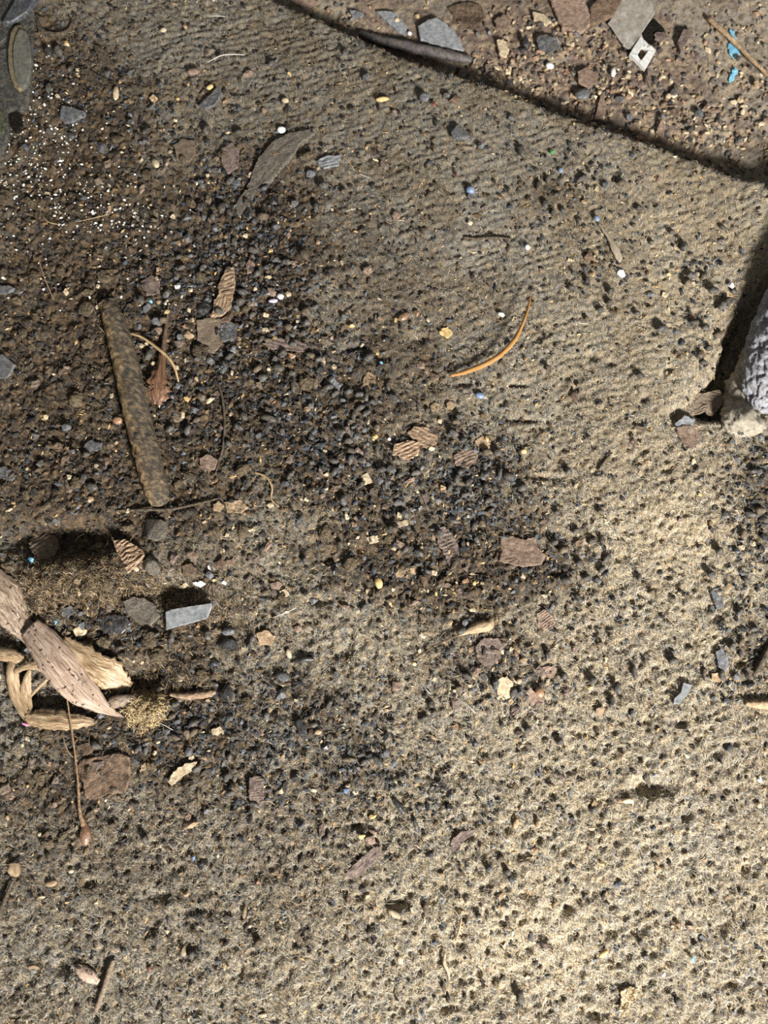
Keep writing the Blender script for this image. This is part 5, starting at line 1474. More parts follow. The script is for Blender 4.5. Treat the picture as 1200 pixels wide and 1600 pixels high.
# ------------------------------------------------------------------ stones and seeds placed one by one
ANG = [angular_mesh('chip', 200 + i, 11 + i % 5) for i in range(12)]
RND = [stone_mesh('stone', 300 + i) for i in range(8)]
ST = [
    # px, py, l, w, h, angle, mesh list, material, label, category
    (353, 1084, 26, 32, 22, 0, ANG[1], 'blackstone', 'smooth black triangular stone at the end of the flat brown twig', 'stone'),
    (358, 1008, 34, 28, 14, 35, ANG[2], 'blackstone', 'black chip with tan edges right of the long grey slate', 'stone'),
    (357, 987, 20, 13, 12, 5, RND[0], 'slate', 'small smooth blue-grey oval stone above the black chip', 'stone'),
    (242, 830, 54, 52, 22, 20, ANG[0], 'greyslate2', 'rounded grey stone just below the end of the stick', 'stone'),
    (236, 885, 36, 34, 16, 0, ANG[3], 'greyslate2', 'dusty grey clod right of the striated wood chip', 'stone'),
    (112, 178, 46, 40, 16, -20, ANG[9], 'slate', 'dark rounded stone at the upper left', 'stone'),
    (75, 82, 15, 18, 14, 0, ANG[3], 'blackstone', 'glossy black pebble right of the plastic fitting', 'stone'),
    (155, 230, 28, 20, 12, -30, ANG[4], 'slate', 'flat blue-grey stone below the dark rounded stone', 'stone'),
    (110, 213, 26, 12, 10, -25, ANG[5], 'slate', 'narrow blue-grey stone left of the flat blue-grey stone', 'stone'),
    (42, 231, 24, 12, 10, -30, ANG[6], 'slate', 'small blue-black stone below the plastic fitting', 'stone'),
    (130, 310, 16, 10, 8, 20, ANG[7], 'slate', 'small blue-black stone among white crumbs', 'stone'),
    (243, 255, 12, 18, 9, 20, RND[3], 'pale', 'smooth cream pebble at the upper left', 'pebble'),
    (255, 47, 10, 8, 7, 0, RND[4], 'pale', 'cream pebble near the top edge', 'pebble'),
    (290, 41, 10, 10, 7, 0, ANG[8], 'tan', 'tan crumb near the top edge', 'pebble'),
    (302, 112, 20, 12, 9, 0, RND[5], 'rust', 'pinkish-brown pebble left of the curved white hair', 'pebble'),
    (328, 136, 12, 8, 6, 30, RND[5], 'yellow', 'pale yellow seed touching the blue-grey chip', 'seed'),
    (181, 146, 10, 24, 8, 0, RND[2], 'pale', 'long cream crumb at the upper left', 'pebble'),
    (452, 116, 8, 10, 6, 0, ANG[2], 'yellow', 'tiny bright yellow seed on clean carpet near the top', 'seed'),
    (598, 155, 22, 8, 7, 8, RND[7], 'yellow', 'elongated bright yellow seed on clean carpet', 'seed'),
    (440, 203, 13, 11, 9, 0, RND[0], 'white', 'white pebble above the curved torn slab', 'pebble'),
    (446, 157, 11, 8, 8, 0, RND[0], 'pale', 'cream pebble in a small pit near the top', 'pebble'),
    (663, 152, 16, 18, 12, 50, RND[1], 'slate', 'blue-black round pebble on clean carpet near the far floor', 'pebble'),
    (678, 163, 8, 10, 6, 0, ANG[1], 'red', 'small dark red scrap beside the blue-black pebble', 'scrap'),
    (719, 208, 32, 32, 16, -50, ANG[9], 'slate', 'angular grey-blue stone on clean carpet at upper right', 'stone'),
    (735, 297, 16, 13, 12, -20, RND[2], 'blue', 'bright blue round bead on clean carpet', 'bead'),
    (712, 272, 6, 10, 6, 0, ANG[4], 'red', 'tiny red scrap above the blue bead', 'scrap'),
    (735, 348, 12, 10, 7, 0, ANG[6], 'pale', 'cream crumb below the blue bead', 'pebble'),
    (862, 238, 12, 10, 5, 0, ANG[0], 'green', 'small green paint scrap on clean carpet', 'scrap'),
    (876, 266, 8, 10, 6, 0, RND[1], 'blue', 'tiny blue scrap below the green scrap', 'scrap'),
    (824, 386, 9, 9, 8, 0, RND[3], 'white', 'small white bead on clean carpet', 'bead'),
    (783, 491, 12, 7, 7, -25, RND[4], 'white', 'white oval pellet on clean carpet left of the curled leaf tip', 'bead'),
    (668, 500, 11, 9, 5, 0, ANG[7], 'pale', 'cream crumb right of the brown seeds', 'pebble'),
    (631, 494, 22, 13, 8, 30, RND[6], 'brownseed', 'dull brown seed husk on clean carpet above centre', 'seed'),
    (651, 490, 13, 12, 8, 0, ANG[5], 'orange', 'orange-brown seed touching the dull brown seed husk', 'seed'),
    (592, 498, 10, 10, 5, 0, ANG[3], 'orange', 'faint orange-brown crumb left of the dull brown seed', 'pebble'),
    (595, 567, 7, 7, 5, 0, ANG[3], 'paint', 'tiny bright blue scrap left of the curled leaf', 'scrap'),
    (750, 618, 16, 10, 9, -10, RND[3], 'blue', 'pale blue smooth pebble below the curled leaf', 'pebble'),
    (184, 657, 16, 13, 9, -15, RND[5], 'orange', 'glossy orange seed left of the stick', 'seed'),
    (608, 686, 6, 6, 6, 0, RND[1], 'white', 'tiny white bead left of the pale wood flakes', 'bead'),
    (843, 1082, 14, 16, 10, 20, RND[2], 'orange', 'glossy orange seed on the flat pinkish flake', 'seed'),
    (811, 1064, 9, 9, 7, 0, RND[2], 'pale', 'round cream seed right of the cream chip', 'seed'),
    (592, 911, 12, 20, 10, 15, RND[0], 'yellow', 'upright honey-coloured seed left of the seed case', 'seed'),
    (615, 857, 10, 8, 7, 0, RND[4], 'pale', 'round cream seed in dark soil right of centre', 'seed'),
    (741, 911, 6, 8, 5, 0, RND[4], 'yellow', 'tiny bright yellow grain above the seed case', 'seed'),
    (911, 146, 27, 21, 12, 5, RND[6], 'slate', 'smooth blue-grey oval stone on the far floor', 'stone'),
    (958, 113, 9, 16, 8, -10, RND[3], 'white', 'white curl-shaped pebble on the far floor', 'pebble'),
    (859, 103, 14, 11, 8, 0, RND[3], 'white', 'white pebble in gravel on the far floor', 'pebble'),
    (937, 145, 9, 8, 7, 0, RND[3], 'pale', 'cream pebble right of the smooth blue-grey stone', 'pebble'),
    (620, 31, 9, 8, 6, 0, RND[4], 'pale', 'pale yellow pebble on the far floor between slates', 'pebble'),
    (640, 52, 8, 8, 6, 0, RND[3], 'white', 'white pebble beside the rod on the far floor', 'pebble'),
    (823, 68, 16, 28, 14, 0, ANG[8], 'blackstone', 'blue-black stone in the crack of the far floor', 'stone'),
    (845, 40, 16, 14, 9, 0, ANG[2], 'greyslate2', 'glinting grey stone below the cream flake', 'stone'),
    (862, 62, 26, 14, 9, 10, ANG[6], 'slate', 'long blue-grey stone below the large pinkish flake', 'stone'),
    (1092, 178, 18, 16, 9, 30, ANG[7], 'slate', 'dark grey stone on the tan far floor', 'stone'),
    (970, 155, 26, 12, 9, 0, ANG[5], 'slate', 'flat dark stone near the carpet edge on the far floor', 'stone'),
    (1044, 150, 9, 10, 6, 0, RND[4], 'pale', 'cream pebble below the black hole on the far floor', 'pebble'),
    (981, 118, 11, 16, 7, 0, ANG[1], 'pale', 'cream angular pebble left of the reddish splinter', 'pebble'),
    (1185, 132, 18, 18, 9, 0, ANG[10], 'tan', 'tan lump at the right edge of the far floor', 'stone'),
    (40, 1132, 14, 7, 6, -10, ANG[2], 'pink', 'bright pink scrap beside the lowest dry leaf', 'scrap'),
    (47, 875, 14, 10, 7, -20, ANG[4], 'paint', 'pale blue shiny scrap in the dark hollow', 'scrap'),
    (80, 857, 8, 14, 7, 0, ANG[5], 'blue', 'blue scrap on the weathered wood chip', 'scrap'),
    (86, 973, 9, 9, 7, 0, ANG[5], 'paint', 'tiny pale blue scrap above the dry leaves', 'scrap'),
    (351, 910, 12, 9, 5, 0, ANG[6], 'white', 'white angular crumb on brown carpet left of centre', 'pebble'),
    (326, 887, 7, 9, 5, 20, ANG[7], 'white', 'small white crumb above the white angular crumb', 'pebble'),
    (236, 470, 9, 9, 7, 0, ANG[8], 'paint', 'tiny sky-blue chip among pellets above the pod', 'scrap'),
    (277, 448, 11, 10, 7, 0, ANG[9], 'white', 'bright white angular crumb above the pod', 'pebble'),
    (297, 484, 10, 14, 7, 0, ANG[10], 'pale', 'cream angular crumb left of the flat square chip', 'pebble'),
    (294, 524, 24, 16, 8, -20, ANG[0], 'tan', 'pinkish-cream lump left of the flat square chip', 'pebble'),
    (316, 484, 26, 24, 14, 20, ANG[1], 'blackstone', 'black lump between the cream crumb and the wood chip', 'stone'),
    (370, 482, 12, 16, 9, 0, ANG[2], 'slate', 'deep blue chip right of the striped wood chip', 'stone'),
    (438, 463, 11, 11, 8, 30, RND[3], 'white', 'bright white seed beside a lilac seed', 'seed'),
    (427, 470, 16, 7, 6, 5, RND[4], 'lilac', 'lilac-white flat seed beside the bright white seed', 'seed'),
    (419, 433, 12, 7, 6, 0, RND[4], 'pale', 'cream seed above the lilac seed', 'seed'),
    (414, 517, 16, 12, 7, 0, ANG[4], 'pale', 'cream angular chip left of centre', 'pebble'),
    (292, 625, 16, 12, 8, 0, ANG[5], 'yellow', 'cream and yellow lump right of the withered pod', 'pebble'),
    (1140, 915, 16, 14, 9, 0, ANG[6], 'tan', 'tan lump right of the triangular slate', 'pebble'),
    (470, 1140, 24, 40, 12, 20, ANG[7], 'blackstone', 'dark purple-black angular stone at lower centre left', 'stone'),
    (497, 1144, 12, 9, 6, 10, RND[1], 'tan', 'tan seed touching the dark angular stone', 'seed'),
    (442, 1057, 24, 15, 11, -20, RND[2], 'slate', 'smooth dark grey pebble below the black curved sliver', 'pebble'),
    (451, 1021, 9, 15, 8, 15, RND[3], 'pale', 'cream grain beside the black curved sliver', 'seed'),
    (541, 1235, 11, 10, 8, 0, ANG[9], 'blue', 'glinting blue chip at lower centre', 'scrap'),
    (325, 1269, 16, 11, 9, 0, ANG[10], 'slate', 'blue-grey chip on carpet below the cream ragged flake', 'stone'),
    (302, 1341, 8, 10, 6, 0, ANG[11], 'blue', 'small blue chip on brown carpet at lower left', 'scrap'),
    (298, 1290, 28, 10, 6, 30, ANG[3], 'tan', 'tan fibrous chip beside the blue-grey chip', 'chip'),
    (788, 1424, 12, 20, 8, 25, ANG[4], 'pale', 'curled cream husk near the bottom right of centre', 'husk'),
    (616, 1428, 22, 10, 7, -30, RND[4], 'pale', 'cream husk in a small dark pit near the bottom centre', 'husk'),
    (650, 1468, 12, 14, 8, 0, ANG[5], 'pale', 'hollow cream husk left of the tan splinter', 'husk'),
    (625, 1500, 8, 14, 6, 20, RND[4], 'pale', 'short cream grain near the bottom centre', 'seed'),
    (755, 1418, 9, 10, 5, 0, ANG[6], 'pale', 'small cream crumb left of the curled cream husk', 'pebble'),
    (720, 1407, 12, 10, 5, 20, ANG[7], 'pale', 'small cream crumb above the tan splinter', 'pebble'),
    (981, 1251, 18, 9, 6, 5, RND[4], 'pale', 'cream grain beside the dark cavity at lower right', 'seed'),
    (806, 1287, 9, 18, 6, -20, RND[4], 'tan', 'tan curled grain at lower right of centre', 'seed'),
    (841, 1287, 9, 14, 6, -15, RND[4], 'tan', 'tan grain right of the curled grain', 'seed'),
    (925, 1295, 14, 6, 5, 0, ANG[9], 'pale', 'thin cream crumb at lower right', 'pebble'),
    (943, 1490, 18, 9, 6, 35, RND[4], 'yellow', 'honey-coloured grain near the bottom right', 'seed'),
    (1084, 1501, 9, 12, 5, 0, ANG[10], 'paint', 'pale blue scrap near the bottom right', 'scrap'),
    (1037, 1523, 9, 7, 5, 40, ANG[11], 'white', 'white scrap below left of the pale blue scrap', 'scrap'),
    (1186, 1258, 9, 9, 7, 0, RND[3], 'pale', 'cream pebble near the right edge', 'pebble'),
    (1187, 1218, 8, 12, 7, 0, ANG[1], 'white', 'white pebble above the cream pebble at the right edge', 'pebble'),
    (80, 1380, 20, 11, 8, 10, RND[5], 'tan', 'tan bean-shaped seed on the brown lower left carpet', 'seed'),
    (65, 1402, 15, 7, 6, 15, ANG[2], 'pale', 'cream crumb below the bean-shaped seed', 'pebble'),
    (111, 1361, 9, 6, 5, 0, RND[3], 'pale', 'cream seed above right of the bean-shaped seed', 'seed'),
    (50, 1510, 24, 8, 6, 5, ANG[3], 'tan', 'pinkish level chip at the lower left', 'chip'),
    (232, 1515, 10, 10, 6, 0, ANG[4], 'red', 'small red scrap at the lower left', 'scrap'),
    (261, 1457, 11, 8, 5, 0, ANG[5], 'pale', 'cream crumb beside a dark pit at lower left', 'pebble'),
    (382, 1425, 7, 20, 6, -5, RND[4], 'tan', 'upright tan grain beside a dark chip', 'seed'),
    (288, 1487, 14, 18, 7, 0, ANG[6], 'pale', 'cream ragged chip left of a dark pit', 'chip'),
    (20, 1358, 36, 24, 10, 0, ANG[7], 'tan', 'tan clod near the left edge', 'clod'),
    (583, 1275, 18, 9, 6, 30, ANG[8], 'yellow', 'honey-coloured flat grain left of the black sliver', 'seed'),
    (565, 1307, 13, 9, 6, 0, ANG[9], 'yellow', 'small honey-coloured grain below the flat grain', 'seed'),
    (940, 1114, 24, 20, 6, -20, ANG[10], 'tan', 'tan ragged chip with a dark upper edge at right', 'chip'),
    (1012, 1218, 12, 26, 8, 10, ANG[11], 'greyslate2', 'grey sliver in the dark cavity at lower right', 'stone'),
    (818, 705, 10, 9, 7, 0, RND[4], 'yellow', 'honey-coloured grain right of the dense pellet heap', 'seed'),
    (899, 759, 6, 9, 5, 0, RND[4], 'pale', 'cream grain below the tiny slanted twig', 'seed'),
    (1045, 428, 9, 9, 6, 0, ANG[1], 'yellow', 'pale yellow crumb on clean carpet left of the black gap', 'pebble'),
    (1083, 443, 9, 9, 6, 0, ANG[2], 'pale', 'cream crumb among pellets left of the black gap', 'pebble'),
    (1142, 446, 11, 13, 7, 0, ANG[3], 'white', 'white crumb beside the upper end of the black gap', 'pebble'),
    (970, 428, 16, 16, 5, 0, ANG[4], 'white', 'chalky white smear crumb at the right', 'pebble'),
]
NAMES = {'pebble': 'pebble', 'stone': 'stone', 'seed': 'seed', 'scrap': 'scrap', 'bead': 'bead', 'chip': 'tan_chip', 'husk': 'husk', 'clod': 'clod'}
occ = []
for (a, b, l, w_, h_, an, me, mt, lb, cat) in ST:
    m2_ = me.copy()
    m2_.materials.clear()
    m2_.materials.append(M[mt])
    lift = 0.0015
    if b < 200 and a > 520 or cat == 'scrap' and a < 100:
        lift = 0.0025
    if 'flat pinkish flake' in lb:
        lift = 0.0035
    if 'weathered wood chip' in lb:
        lift = 0.006
    put(NAMES[cat], m2_, a, b, l, w_, h_, an, tilt=random.uniform(-8, 8), sink=0.22, label=lb, cat=cat, fine=False, lift=lift)
    occ.append((a, b, max(l, w_) / 2))

# ------------------------------------------------------------------ pellets
LM = [(60, 110, 'beside the plastic fitting'), (120, 190, 'around the dark rounded stone'), (60, 330, 'in the white-crumb soil at left'),
      (260, 230, 'around the dusty brown flake at upper left'), (380, 340, 'below the curved torn slab'), (300, 420, 'above the withered pod'),
      (420, 470, 'right of the striped wood chip'), (90, 600, 'left of the stick'), (290, 590, 'around the withered pod'),
      (400, 640, 'right of the thin dark root'), (300, 720, 'at the lower end of the stick'), (90, 760, 'above the dark hollow'),
      (560, 560, 'left of the curled leaf'), (560, 690, 'left of the pale wood flakes'), (620, 760, 'below the pale wood flakes'),
      (745, 760, 'in the dense heap above the largest flake'), (740, 860, 'around the largest flake'), (870, 900, 'right of the largest flake'),
      (600, 900, 'left of the seed case'), (770, 1050, 'around the grey-purple slab'), (450, 900, 'on the fibrous brown carpet'),
      (180, 1010, 'around the dry leaves'), (340, 980, 'around the long grey slate'), (310, 1140, 'below the black triangular stone'),
      (450, 1150, 'around the dark angular stone'), (580, 1190, 'above the black sliver'), (640, 1270, 'around the black sliver'),
      (130, 1260, 'around the broad bark piece'), (240, 1420, 'on the brown carpet at lower left'), (600, 1450, 'on the carpet at bottom centre'),
      (1000, 1450, 'on the clean carpet at bottom right'), (1000, 1150, 'around the mid-grey slate chip'), (1170, 1000, 'around the cracked blue slate'),
      (1170, 780, 'below the large grey stone'), (1090, 500, 'beside the black gap'), (980, 640, 'on clean carpet left of the grey stone'),
      (950, 450, 'on clean carpet right of the curled leaf'), (940, 340, 'around the feathery scrap'), (870, 280, 'below the green scrap'),
      (700, 220, 'around the angular grey-blue stone'), (450, 80, 'on ribbed carpet at the top'), (600, 370, 'on clean ribbed carpet above the curled leaf'),
      (900, 100, 'in the gravel of the far floor'), (720, 120, 'along the rod on the far floor'), (1100, 150, 'on the tan far floor')]


def where(a, b):
    far = b < 100 + (a - 640) * 0.39 and a > 420
    best = min((L_ for L_ in LM if ('far floor' in L_[2]) == far), key=lambda q_: (q_[0] - a) ** 2 + (q_[1] - b) ** 2)
    return best[2]


PL = [(540, 82, 12, 9, 40), (698, 148, 13, 10, 10), (683, 193, 9, 15, 0), (550, 172, 12, 8, -30), (678, 232, 8, 15, 0), (816, 235, 12, 22, 10), (841, 290, 10, 20, -10),
      (856, 280, 9, 16, 0), (853, 318, 10, 14, 0), (880, 328, 9, 14, 30), (865, 332, 8, 13, 0), (971, 286, 15, 12, 0), (998, 325, 12, 10, 0), (1027, 323, 10, 7, 30),
      (990, 352, 9, 7, 0), (1018, 378, 10, 8, 0), (1050, 363, 10, 8, 0), (1068, 385, 14, 18, 0), (505, 290, 18, 12, 20), (495, 322, 10, 16, 0), (425, 100, 14, 9, 20),
      (917, 437, 9, 13, 0), (892, 450, 14, 10, 0), (954, 454, 12, 12, 0), (952, 473, 12, 12, 20), (938, 484, 12, 12, 0), (995, 489, 12, 8, 0), (918, 498, 8, 10, 0),
      (1080, 431, 16, 12, -20), (1075, 443, 14, 12, 20), (1100, 433, 14, 12, 40), (1115, 455, 18, 12, -10), (1128, 476, 18, 14, 60), (1138, 471, 14, 16, 0), (1147, 455, 12, 8, -30),
      (1085, 504, 16, 11, -15), (1102, 513, 13, 12, -30), (1035, 515, 22, 13, 0), (1078, 488, 6, 10, 20), (999, 587, 13, 10, -30), (1095, 553, 12, 14, 0), (1098, 566, 13, 9, 0),
      (855, 575, 9, 12, 0), (902, 603, 8, 8, 0), (888, 737, 12, 12, 0), (1124, 523, 18, 12, 0), (1135, 545, 18, 12, 30), (1108, 545, 14, 10, 0),
      (478, 488, 17, 14, 0), (480, 506, 14, 12, 0), (450, 510, 14, 12, 0), (457, 538, 14, 10, 0), (475, 520, 14, 10, 0), (459, 603, 9, 26, 0), (442, 552, 14, 12, 0),
      (485, 555, 16, 10, -20), (498, 560, 14, 10, 10), (615, 622, 24, 11, -35), (607, 603, 8, 20, 5), (573, 620, 8, 16, 0), (562, 617, 16, 10, 0), (583, 629, 14, 10, -30),
      (563, 638, 18, 10, 30), (553, 650, 8, 18, 0), (573, 645, 18, 9, 40), (590, 668, 10, 14, 0), (507, 680, 18, 10, -55), (487, 724, 12, 10, 0), (545, 690, 16, 12, 0),
      (596, 735, 18, 11, 15), (565, 720, 16, 11, -20), (455, 742, 20, 9, 50), (590, 700, 8, 24, -5), (650, 740, 18, 11, 10), (625, 742, 16, 10, 30), (760, 706, 17, 13, 0),
      (777, 708, 14, 14, 0), (758, 728, 9, 18, 0), (783, 738, 10, 17, -15), (720, 738, 14, 10, 30), (718, 650, 14, 9, -30), (712, 660, 14, 10, 0), (668, 640, 9, 9, 0),
      (476, 875, 8, 13, 0), (569, 950, 18, 10, 45), (610, 938, 15, 8, 0), (655, 865, 18, 9, -40), (653, 881, 14, 8, 0), (630, 838, 12, 9, 0), (720, 985, 17, 13, 30),
      (717, 1075, 14, 10, 0), (675, 1100, 12, 14, 0), (678, 1114, 12, 10, 0), (515, 1100, 16, 9, 60), (524, 1104, 12, 9, 0), (545, 1187, 26, 8, 0), (590, 1190, 28, 9, -45),
      (563, 1180, 16, 9, 10), (998, 902, 9, 14, -10), (1017, 924, 12, 8, 30), (1093, 855, 9, 8, 0), (1124, 861, 14, 14, -20), (1112, 897, 12, 14, 10), (885, 908, 18, 11, -25),
      (882, 1056, 12, 14, 20), (926, 1062, 15, 14, 0), (992, 1050, 9, 26, 5), (1007, 1033, 6, 10, 0), (1052, 1033, 18, 12, 0), (966, 1075, 12, 20, 10), (955, 1096, 10, 22, -15),
      (1100, 1050, 8, 16, -10), (825, 1141, 13, 11, 0), (875, 1160, 12, 12, 0), (225, 1312, 12, 16, 30), (175, 1288, 14, 8, 0), (300, 1492, 12, 14, 0), (508, 1312, 12, 11, 0),
      (650, 1288, 8, 20, 15), (665, 1418, 10, 17, 0), (748, 1432, 10, 8, 0), (782, 1343, 14, 12, 0), (764, 1358, 12, 12, 20), (793, 1362, 10, 14, 30), (405, 1473, 12, 14, 0),
      (694, 1543, 7, 16, 5), (927, 1265, 13, 12, 0), (814, 1558, 13, 24, 10), (1060, 1565, 10, 14, 0), (1002, 1472, 9, 14, 0), (896, 1356, 9, 8, 0), (873, 1262, 8, 9, 0),
      (540, 795, 14, 9, 0), (538, 300, 12, 9, 0), (410, 590, 16, 12, 0), (375, 470, 16, 14, 0), (255, 500, 14, 12, 0), (420, 655, 28, 12, -15), (412, 650, 20, 8, -30),
      (870, 800, 12, 9, 0), (938, 800, 12, 8, 0), (900, 830, 16, 10, 20), (866, 846, 14, 12, 0), (880, 860, 18, 12, 30), (905, 880, 14, 12, 0), (925, 846, 14, 12, 30)]
RNDP = random.Random(11)


def too_close(a, b, r, k=0.7):
    return any((a - x) ** 2 + (b - y) ** 2 < ((r + s) * k) ** 2 for x, y, s in occ)


count = 0
pell = []
for (a, b, l, w_, an) in PL:
    if w_ > l:
        l, w_, an = w_, l, an + 90
    pell.append((a, b, l, w_, an))
    occ.append((a, b, l / 2))
tries = 0
while len(pell) < 300 and tries < 60000:
    tries += 1
    a, b = RNDP.uniform(0, 1200), RNDP.uniform(30, 1590)
    d = blobs(a, b, PELLET) / 1.8
    if RNDP.random() > d or (b < 110 + (a - 640) * 0.39 and a > 420):
        continue
    l = RNDP.uniform(13, 20)
    if too_close(a, b, l / 2):
        continue
    pell.append((a, b, l, l * RNDP.uniform(.5, .72), RNDP.uniform(0, 180)))
    occ.append((a, b, l / 2))
for (a, b, l, w_, an) in pell:
    br = RNDP.random() < 0.2
    me = RNDP.choice(PELLETS_B if br else PELLETS)
    wh = where(a, b)
    put('pellet', me, a, b, l * 0.95, w_ * 1.9, w_ * 1.8, an, tilt=RNDP.uniform(-14, 14), sink=0.20, label=('long ' if l > 17 else 'short ' if l < 14 else '') + ('dull brown' if br else 'dark grey-black') + ' rounded pellet ' + wh, cat='pellet',
        group='pellets ' + wh, lift=0.0002)

# angular chips, pale chips, brown flakes scattered, each an object of its own
for me in ANG:
    me.materials.clear()


def family(meshes, mats):
    out = []
    for i, me in enumerate(meshes):
        m_ = me.copy()
        m_.materials.clear()
        m_.materials.append(M[mats[i % len(mats)]])
        out.append(m_)
    return out


def flat_chip(name, seed):
    """small ragged flake with bevelled rim, unit half-size"""
    r = np.random.default_rng(seed)
    n = int(r.integers(6, 10))
    th = np.sort(r.uniform(0, 2 * math.pi, n) * 0.25 + np.arange(n) / n * 2 * math.pi)
    rr = r.uniform(0.72, 1.1, n)
    o = np.stack([np.cos(th) * rr, np.sin(th) * rr], 1)
    V = [(0, 0, 0.9)]
    for x, y in o:
        V.append((x * 0.6, y * 0.6, 0.9 + r.normal() * 0.25))
    for x, y in o:
        V.append((x, y, 0.4 + r.normal() * 0.2))
    for x, y in o:
        V.append((x * 0.95, y * 0.95, -1))
    V.append((0, 0, -1))
    F = []
    for k in range(n):
        k2 = (k + 1) % n
        F += [(0, 1 + k, 1 + k2), (1 + k, 1 + n + k, 1 + n + k2), (1 + k, 1 + n + k2, 1 + k2), (1 + n + k, 1 + 2 * n + k, 1 + 2 * n + k2), (1 + n + k, 1 + 2 * n + k2, 1 + n + k2),
              (3 * n + 1, 1 + 2 * n + k2, 1 + 2 * n + k)]
    return mesh_from_arrays(name, np.array(V), np.array(F), smooth_shade=False)


FC = [flat_chip('flake', 400 + i) for i in range(10)]
FAR = [(880, 90, 110, 70, 1.0), (760, 110, 60, 20, .8), (1050, 170, 120, 50, .6), (500, 10, 50, 20, .6)]
BR = [(330, 560, 150, 150, .6), (250, 260, 120, 90, .4), (560, 820, 160, 120, .5), (780, 1060, 90, 60, .8), (740, 880, 120, 80, .7), (420, 1230, 90, 60, .5), (120, 1220, 100, 80, .5), (250, 900, 130, 80, .4), (120, 700, 130, 120, .3)]
ALLB = [(600, 800, 500, 700, .12)]
M['clod'] = simple_mat('soil_clod', [(44, 38, 32), (74, 64, 50), (118, 102, 78)], 600, 0.95, 1.0, 700, 0.1, vary=0.25, dist=0.0015)
CLODS = [stone_mesh('soil_clod', 500 + i, ICO3, 0.30, 5.5) for i in range(6)]
for me in CLODS:
    me.materials.append(M['clod'])
FAM = [
    ('stone_chip', family(ANG, ['slate', 'blackstone', 'pellet', 'slate']), 'angular dark chip', 'chip', 'dark chips', 230, (9, 19), PELLET + ALLB, 0.55),
    ('brown_flake', family(FC, ['rust', 'purple', 'darkrust', 'greywood', 'rust']), 'small flat brown flake', 'flake', 'brown flakes', 190, (9, 22), BR + ALLB, 0.28),
    ('pale_chip', family(ANG[:6], ['pale', 'tan', 'pale', 'yellow']) + family(FC[:5], ['pale', 'tan']), 'small cream chip', 'chip', 'cream chips', 200, (6, 13), BR + PELLET + ALLB, 0.5),
    ('soil_clod', CLODS, 'rough brown soil clod', 'soil clod', 'soil clods', 64, (14, 26), [(110, 560, 140, 260, 1.0), (330, 620, 140, 160, .5), (200, 960, 200, 120, .8), (300, 280, 160, 120, .5), (560, 800, 120, 80, .4), (80, 1240, 130, 80, .6)], 0.36),
    ('tan_chip', family(FC, ['tan', 'pale', 'orange', 'tan']), 'small tan flat chip', 'chip', 'tan chips', 120, (7, 15), BR + [(900, 1300, 400, 300, .25), (1050, 400, 200, 120, .3)], 0.32),
]
for name, mes, lb, cat, grp, N_, (lo_, hi_), dens, hk in FAM:
    n_ = 0
    tries = 0
    while n_ < N_ and tries < 40000:
        tries += 1
        a, b = RNDP.uniform(0, 1200), RNDP.uniform(5, 1590)
        far = b < 92 + (a - 640) * 0.39 and a > 440
        near = b < 118 + (a - 640) * 0.39 and a > 400
        if near and not far:
            continue
        if far and name == 'soil_clod':
            continue
        d = blobs(a, b, FAR if far else dens) / 1.6
        if RNDP.random() > d:
            continue
        l = RNDP.uniform(lo_, hi_)
        if too_close(a, b, l / 2, 0.55):
            continue
        occ.append((a, b, l / 2))
        wh = where(a, b)
        w_ = l * RNDP.uniform(.55, .95)
        sz = 'larger ' if l > hi_ - (hi_ - lo_) * 0.33 else ('smaller ' if l < lo_ + (hi_ - lo_) * 0.33 else 'medium ')
        shp = 'long ' if w_ < 0.68 * l else ('round ' if w_ > 0.84 * l else '')
        lb2 = sz + shp + lb.replace('small ', '')
        put(name, RNDP.choice(mes), a, b, l, w_, l * hk, RNDP.uniform(0, 360), tilt=RNDP.uniform(-16, 16), sink=0.15, label=lb2 + ' ' + wh, cat=cat, group=grp + ' ' + wh, lift=0.0007)
        n_ += 1


